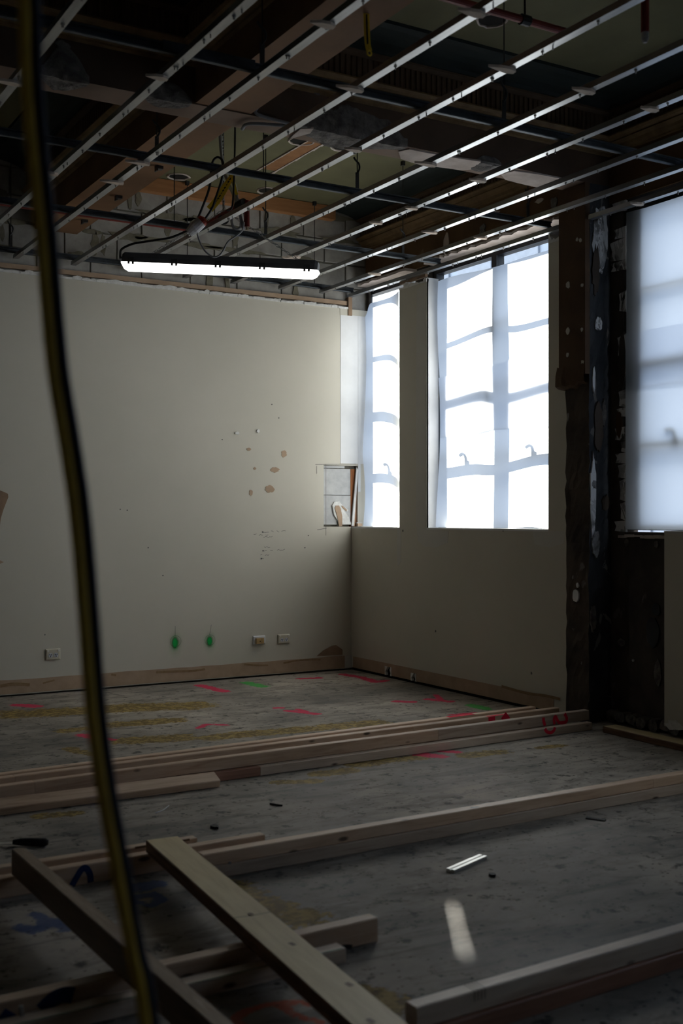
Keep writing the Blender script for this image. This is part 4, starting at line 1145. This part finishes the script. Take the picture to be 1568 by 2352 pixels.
def run(name, P0, P1, width, z0, z1, cuts, mats, labels, group=None):
    """a line of boards butted end to end at the given image columns"""
    L_ = math.hypot(P1[0]-P0[0], P1[1]-P0[1])
    ss = [0] + [at_px(P0, P1, c) for c in cuts] + [L_]
    out_ = []
    for k in range(len(ss)-1):
        a_ = [P0[q]+(P1[q]-P0[q])*(ss[k]+(.0012 if k else 0))/L_ for q in (0,1)]
        b_ = [P0[q]+(P1[q]-P0[q])*(ss[k+1])/L_ for q in (0,1)]
        o, l_ = plank(name, a_, b_, width, z0, z1, mats[k], labels[k], 'timber', group)
        out_.append((o, ss[k], l_))
    return out_
GA = 'timbers lying in the far row'
# far row: three lines, the front one doubled
H = .104
C1, C0 = FL(1352, 1631, .104), FL(0, 1806.5, .104); C0e = ext(C0, C1, .45)
B1, B0 = FL(1284, 1626, .104), FL(0, 1788, .104); B0e = ext(B0, B1, .45)
A1, A0 = FL(1230, 1623.5, .104), FL(0, 1779, .104); A0e = ext(A0, A1, .45)
up_ = run('pine_timber', C0e, C1, .045, .0455, H, [80, 1006], ['pine', 'pine', 'pine_grey'],
    ['short left end of the top board in the front far row', 'long middle top board of the front far row', 'top board of the front far row with a red number at its right end'], GA)
lo_ = run('pine_timber', C0e, FL(1359, 1659, .045), .045, 0, .045, [598], ['pine_red', 'pine_grey'],
    ['reddish bottom board of the front far row ending mid-floor', 'grey bottom board of the front far row reaching the column'], GA)
mid_ = run('pine_timber', B0e, B1, .045, 0, H, [35, 948], ['pine', 'pine', 'pine'],
    ['left end piece of the middle far row', 'long board of the middle far row with dark knots', 'board of the middle far row with red paint strokes'], GA)
far_ = run('pine_timber', A0e, A1, .045, 0, H, [], ['pine'], ['rearmost board of the far row, nearest the back wall'], GA)
def mark(o, paths, width, mat, name='spray_mark', face='front', z=None):
    for pts in paths:
        mb = MB()
        if face == 'front': ribbon(mb, smooth_path([(a_, 0, b_) for a_, b_ in pts], 5), width, (0,-1,0), .0012)
        else: ribbon(mb, smooth_path([(a_, b_, z) for a_, b_ in pts], 5), width, (0,0,1), .0012)
        mb.build(name, mat, o, local=True)
# the rotated red figure 3 on the front row (spans both boards)
o, s0, l_ = up_[2]
def upx(px): return at_px(C0e, C1, px)-s0
xa, xb, xc_ = upx(1247), upx(1274), upx(1300)
mark(o, [[(xa,.050),(xa+.002,.030),(xa+.012,.001)], [(xb-.004,.001),(xb-.010,.030),(xb+.002,.047),(xb+.016,.026),(xb+.032,.008),(xc_-.008,.006),(xc_+.002,.022),(xc_-.004,.040),(xc_-.016,.056)]], .020, 'red_spray')
o2, s2, _l = lo_[1]
q = at_px(C0e, FL(1359, 1659, .045), 1247)-s2
w3 = xb-xa
mark(o2, [[(q+.012,.045),(q+.026,.026),(q+w3*.62,.018),(q+w3*.86,.028),(q+w3-.004,.045)]], .020, 'red_spray')
o, s0, l_ = mid_[2]
def bpx(px): return at_px(B0e, B1, px)-s0
mark(o, [[(bpx(1128),.103),(bpx(1129),.055)], [(bpx(1155),.103),(bpx(1160),.085),(bpx(1166),.06)]], .05, 'red_spray')
mark(o, [[(bpx(1120),.012),(bpx(1165),.012)]], .02, 'red_spray', face='top', z=H)
o, s0, l_ = far_[0]
mark(o, [[(at_px(A0e,A1,1033),.02),(at_px(A0e,A1,1092),.02)]], .04, 'red_spray', face='top', z=H)
# short board leaning on the front row
D1, D0 = FL(497.5, 1805, 0), FL(0, 1870, 0)
o, _ = plank('pine_timber', ext(D0, D1, .1), D1, .080, 0, .036, 'pine', 'short pine board tilted against the far row at left', 'timber', tilt=math.radians(20)); o.location.y -= .030
# plank by the column
R0, R1 = FL(1384, 1668, .036), FL(1568, 1711, .036)
R1e = (R0[0]+(R1[0]-R0[0])*2.4, R0[1]+(R1[1]-R0[1])*2.4)
plank('laminated_plank', R0, R1e, .105, 0, .037, ['lvl_edge', 'lvl_face'], 'pale topped laminated plank beside the stripped column', 'plank', side_m=0, top_m=1)
# long doubled timber across the middle
E0, E1 = FL(466.7, 1964, .09), FL(1568, 1776.5, .09)
E1e = (E0[0]+(E1[0]-E0[0])*1.25, E0[1]+(E1[1]-E0[1])*1.25)
GE = 'timbers lying across the middle'
eu = run('pine_timber', E0, E1e, .05, .0455, .09, [1500], ['pine', 'pine'], ['long top board of the mid-floor pair with dark knots', 'butted right-hand top board of the mid-floor pair'], GE)
el = run('pine_timber', (E0[0]-.02,E0[1]-.004), (E1e[0],E1e[1]-.006), .05, 0, .045, [], ['pine_grey'], ['bottom board of the mid-floor pair, under the knotty one'], GE)
for i, (px, zz) in enumerate([(1185,.022),(1380,.024),(500,.006),(600,.02)]):
    pass
# screw head shining on the left end
mb = MB().tube([(.10,-.004,.002),(.10,.004,.002)], .005, 8); mb.build('screw', 'chain_steel', eu[0][0], local=True)
F1, F0 = FL(608, 1917, .067), FL(0, 2019, .067); F0e = ext(F0, F1, .4)
fo, fl_ = plank('pine_timber', F0e, F1, .045, 0, .067, 'pine', 'pine timber with a blue sprayed arc crossing under both planks', 'timber')
def fpx(px): return at_px(F0e, F1, px)
mark(fo, [[(fpx(165),.004),(fpx(176),.03),(fpx(188),.054),(fpx(198),.054),(fpx(206),.032),(fpx(208),.004)]], .022, 'blue_spray')
G1, G0 = FL(452.6, 1925, .067), FL(0, 1994, .067); G0e = ext(G0, G1, .4)
go, gl_ = plank('pine_timber', G0e, G1, .045, 0, .067, 'pine', 'pine timber with a charred right end behind the blue-marked one', 'timber')
mark(go, [[(gl_-.20,.040),(gl_-.12,.036),(gl_-.05,.042),(gl_-.005,.048)]], .014, 'lvl_edge', name='split')
mark(go, [[(gl_-.24,.066),(gl_-.10,.066),(gl_-.03,.066)]], .008, 'lvl_edge', name='split')
# near pair under the planks
I1, I0 = FL(867, 2108, .071), FL(0, 2304, .071); I0e = ext(I0, I1, .5)
io, il_ = plank('pine_timber', I0e, I1, .047, 0, .071, 'pine', 'near pine timber with blue paint ending under the yellow plank', 'timber')
def ipx(px): return at_px(I0e, I1, px)
mark(io, [[(ipx(95),.030),(ipx(120),.050),(ipx(145),.056),(ipx(168),.050)]], .040, 'blue_spray')
mark(io, [[(ipx(14),.020),(ipx(30),.040)]], .05, 'blue_spray')
mark(io, [[(il_-.16,.004),(il_-.12,.010),(il_-.09,.004)]], .012, 'tape_print', name='notch')
J1, J0 = FL(794, 2178, .042), FL(56, 2350, .042); J0e = ext(J0, J1, .5)
jo, jl_ = plank('pine_timber', J0e, J1, .055, 0, .042, 'pine_grey', 'low pine timber with a green chalk line in front of the near one', 'timber')
mark(jo, [[(.02,.002),(jl_*.5,.002),(jl_-.01,.003)]], .004, 'green_chalk', name='chalk_line', face='top', z=.042)
mark(jo, [[(jl_-.22,.03),(jl_-.15,.032),(jl_-.09,.030)]], .036, 'tape_print', name='stain', face='top', z=.042)
mb = MB().tube([(jl_-.15,.034,.042),(jl_-.15,.034,.058)], .006, 8); mb.build('bolt', 'chain_steel', jo, local=True)
mb = MB().tube([(at_px(J0e,J1,62),.045,.042),(at_px(J0e,J1,62)-.002,.045,.066)], .006, 8); mb.build('bolt', 'chain_steel', jo, local=True)
# bottom right pair
L0, L1 = FL(957, 2315, .10), FL(1568, 2137, .10)
L1e = (L0[0]+(L1[0]-L0[0])*1.5, L0[1]+(L1[1]-L0[1])*1.5)
lu = run('pine_timber', L0, L1e, .045, .0475, .10, [], ['pine_grey'], ['top board with four saw marks at the bottom right'])
ll = run('pine_timber', (L0[0]-.04, L0[1]-.016), (L1e[0], L1e[1]-.006), .050, 0, .047, [], ['pine_red'], ['bottom board under the saw-marked one at the bottom right'])
mb = MB()
for k in range(4):
    xx = at_px(L0, L1e, 1089+8*k)
    ribbon(mb, [(xx,0,.052), (xx,0,.028)], .0035, (0,-1,0), .0012)
    ribbon(mb, [(xx,.001,.0525), (xx+.002,.044,.0525)], .0035, (0,0,1), .0012)
mb.build('saw_mark', 'lvl_side', lu[0][0], local=True)
# planks laid over the timbers
K0, K1 = FL(335, 1929.7, .116), FL(805, 2352, .116)
K1e = (K0[0]+(K1[0]-K0[0])*1.12, K0[1]+(K1[1]-K0[1])*1.12)
d = Vector((K1e[0]-K0[0], K1e[1]-K0[1])); Lk = d.length
wK = .118
ko, _ = plank('laminated_plank', K0, K1e, wK, .072, .116, ['lvl_edge', 'lvl_face'], 'yellow topped laminated plank lying diagonally over the timbers', 'plank', side_m=0, top_m=1)
s_j = at_px(K0, K1e, 535)
mark(ko, [[(s_j,.002),(s_j+.004,wK*.5),(s_j+.0,wK-.002)]], .003, 'tape_print', name='joint', face='top', z=.044)
for a_, b_ in ((.86,.055),(1.12,.07),(1.62,.045),(1.42,.09)):
    mark(ko, [[(a_-.012,b_),(a_+.012,b_+.004)]], .014, 'lvl_edge', name='knot', face='top', z=.044)
N0, N1 = FL(26.5, 1950.4, .157), FL(400, 2278, .157)
N1e = (N0[0]+(N1[0]-N0[0])*1.5, N0[1]+(N1[1]-N0[1])*1.5)
plank('laminated_plank', N0, N1e, .045, .072, .157, ['lvl_side', 'lvl_edge_pale'], 'laminated plank standing on edge at the lower left', 'plank', side_m=0, top_m=1)

# ------------------------------------------------------------------ small things on the floor
kn = empty('hand_tool', FL(50, 1940, 0)); tag(kn, 'black handled tool lying on the concrete at left', 'tool')
pa, pb = Vector(FL(30, 1944, 0)), Vector(FL(111, 1944, 0)); dv = (pb-pa).normalized()
MB().tube([pa+Vector((0,0,.016)), pa+dv*.03+Vector((0,0,.017)), pa+(pb-pa)*.5+Vector((0,0,.017)), pb-dv*.012+Vector((0,0,.016)), pb+Vector((0,0,.015))], [.009,.014,.0155,.0155,.009], 10).build('handle', 'black_rubber', kn, smooth=True)
q0, q1 = pa, pa-dv*.22; nrm = Vector((-dv.y, dv.x, 0))
MB().add([tuple(q0+nrm*.012+Vector((0,0,.012))), tuple(q0-nrm*.012+Vector((0,0,.010))), tuple(q1-nrm*.016+Vector((0,0,.002))), tuple(q1+nrm*.03+Vector((0,0,.003))),
          tuple(q0+nrm*.012+Vector((0,0,.014))), tuple(q0-nrm*.012+Vector((0,0,.012))), tuple(q1-nrm*.016+Vector((0,0,.004))), tuple(q1+nrm*.03+Vector((0,0,.005)))],
         [(0,1,2,3),(4,7,6,5),(0,4,5,1),(1,5,6,2),(2,6,7,3),(3,7,4,0)]).build('blade', 'alloy', kn)
def offcut(pa, pb, w, h, mat, label, groove=True):
    pa, pb = Vector(pa), Vector(pb); Ln = (pb-pa).length; an = math.atan2(pb.y-pa.y, pb.x-pa.x)
    pr = [(-w/2,0),(w/2,0),(w/2,h),(w*.12,h),(w*.08,h-.004),(-w*.08,h-.004),(-w*.12,h),(-w/2,h)]
    o = MB().prism(pr, 'x', 0, Ln).build('metal_offcut', mat, local=True)
    o.location = pa; o.rotation_euler = (0,0,an); tag(o, label, 'offcut'); return o
offcut(FL(1034, 2004, 0), FL(1109, 1971, 0), .034, .012, 'alloy', 'bright grooved metal offcut on the open floor')
offcut(FL(1346, 1880, 0), FL(1390, 1886, 0), .02, .006, 'dark_steel', 'small dark metal offcut near the mid-floor pair')
w_ = MB().tube(smooth_path([FL(620,1846,.004), FL(633,1848,.005), FL(648,1850,.004)], 4), .004, 6).build('wire_scrap', 'black_cable', smooth=True); tag(w_, 'short black wire scrap on the floor in front of the far row', 'scrap')
w_ = MB().tube(smooth_path([FL(356,1867,.003), FL(375,1860,.004), FL(388,1850,.003)], 4), .002, 5).build('wire_scrap', 'trim_white', smooth=True); tag(w_, 'thin pale wire scrap right of the yellow lead', 'scrap')
nb = MB(); r = random.Random(77)
c = FL(493, 1902, 0)
nb = MB().prism([(c[0]+a_*.013, c[1]+b_*.022) for a_, b_ in blob(0,0,1,1,11,.4,5)], 'z', 0, .010).build('debris_lump', 'black_rubber'); tag(nb, 'small dark lump of debris right of the yellow plank end', 'debris')
c = FL(1130, 2013, 0)
nb = MB().prism([(c[0]+a_*.011, c[1]+b_*.014) for a_, b_ in blob(0,0,1,1,10,.3,6)], 'z', 0, .010).build('debris_lump', 'black_rubber'); tag(nb, 'small dark lump beside the bright metal offcut', 'debris')

# ------------------------------------------------------------------ leads hanging in front of the camera
T = 1.28
pts = [(52,-160),(60,0),(66,200),(86,420),(101,560),(110,680),(126,850),(152,1010),(178,1190),(196,1400),(208,1560),(222,1700),(245,1850),(275,2010),(305,2180),(338,2352)]
P_ = [Vector(PT(x, y, T)) for x, y in pts]
topz = Vector((P_[0].x-.02, P_[0].y+.05, ZC)); 
lead = smooth_path([topz, topz+(P_[0]-topz)*.5] + P_ + [P_[-1]+Vector((.03,.0,-.30)), P_[-1]+Vector((.08,.02,-.66)), P_[-1]+Vector((.16,.02,-P_[-1].z+.008)), P_[-1]+Vector((.4,-.1,-P_[-1].z+.008))], 6)
rv = Vector((RT[0], RT[1], 0)); fv = Vector((FW[0], FW[1], 0))
o = MB().tube([p-rv*.0025 for p in lead], .0068, 10).build('extension_lead', 'yellow_lead', smooth=True)
tag(o, 'blurred yellow lead hanging down close in front of the viewer', 'cable')
nv = []
n_ = len(lead)
for i, p in enumerate(lead):
    q = i/n_
    k = .0085 if q < .45 else .0085-.004*min(1, (q-.45)/.3)
    nv.append(p+rv*k+fv*(.007 if q < .45 else .007+.006*min(1,(q-.45)/.3)))
o = MB().tube(nv, .0065, 10).build('extension_lead', 'navy_lead', smooth=True)
tag(o, 'blurred navy lead hanging against the yellow one', 'cable')
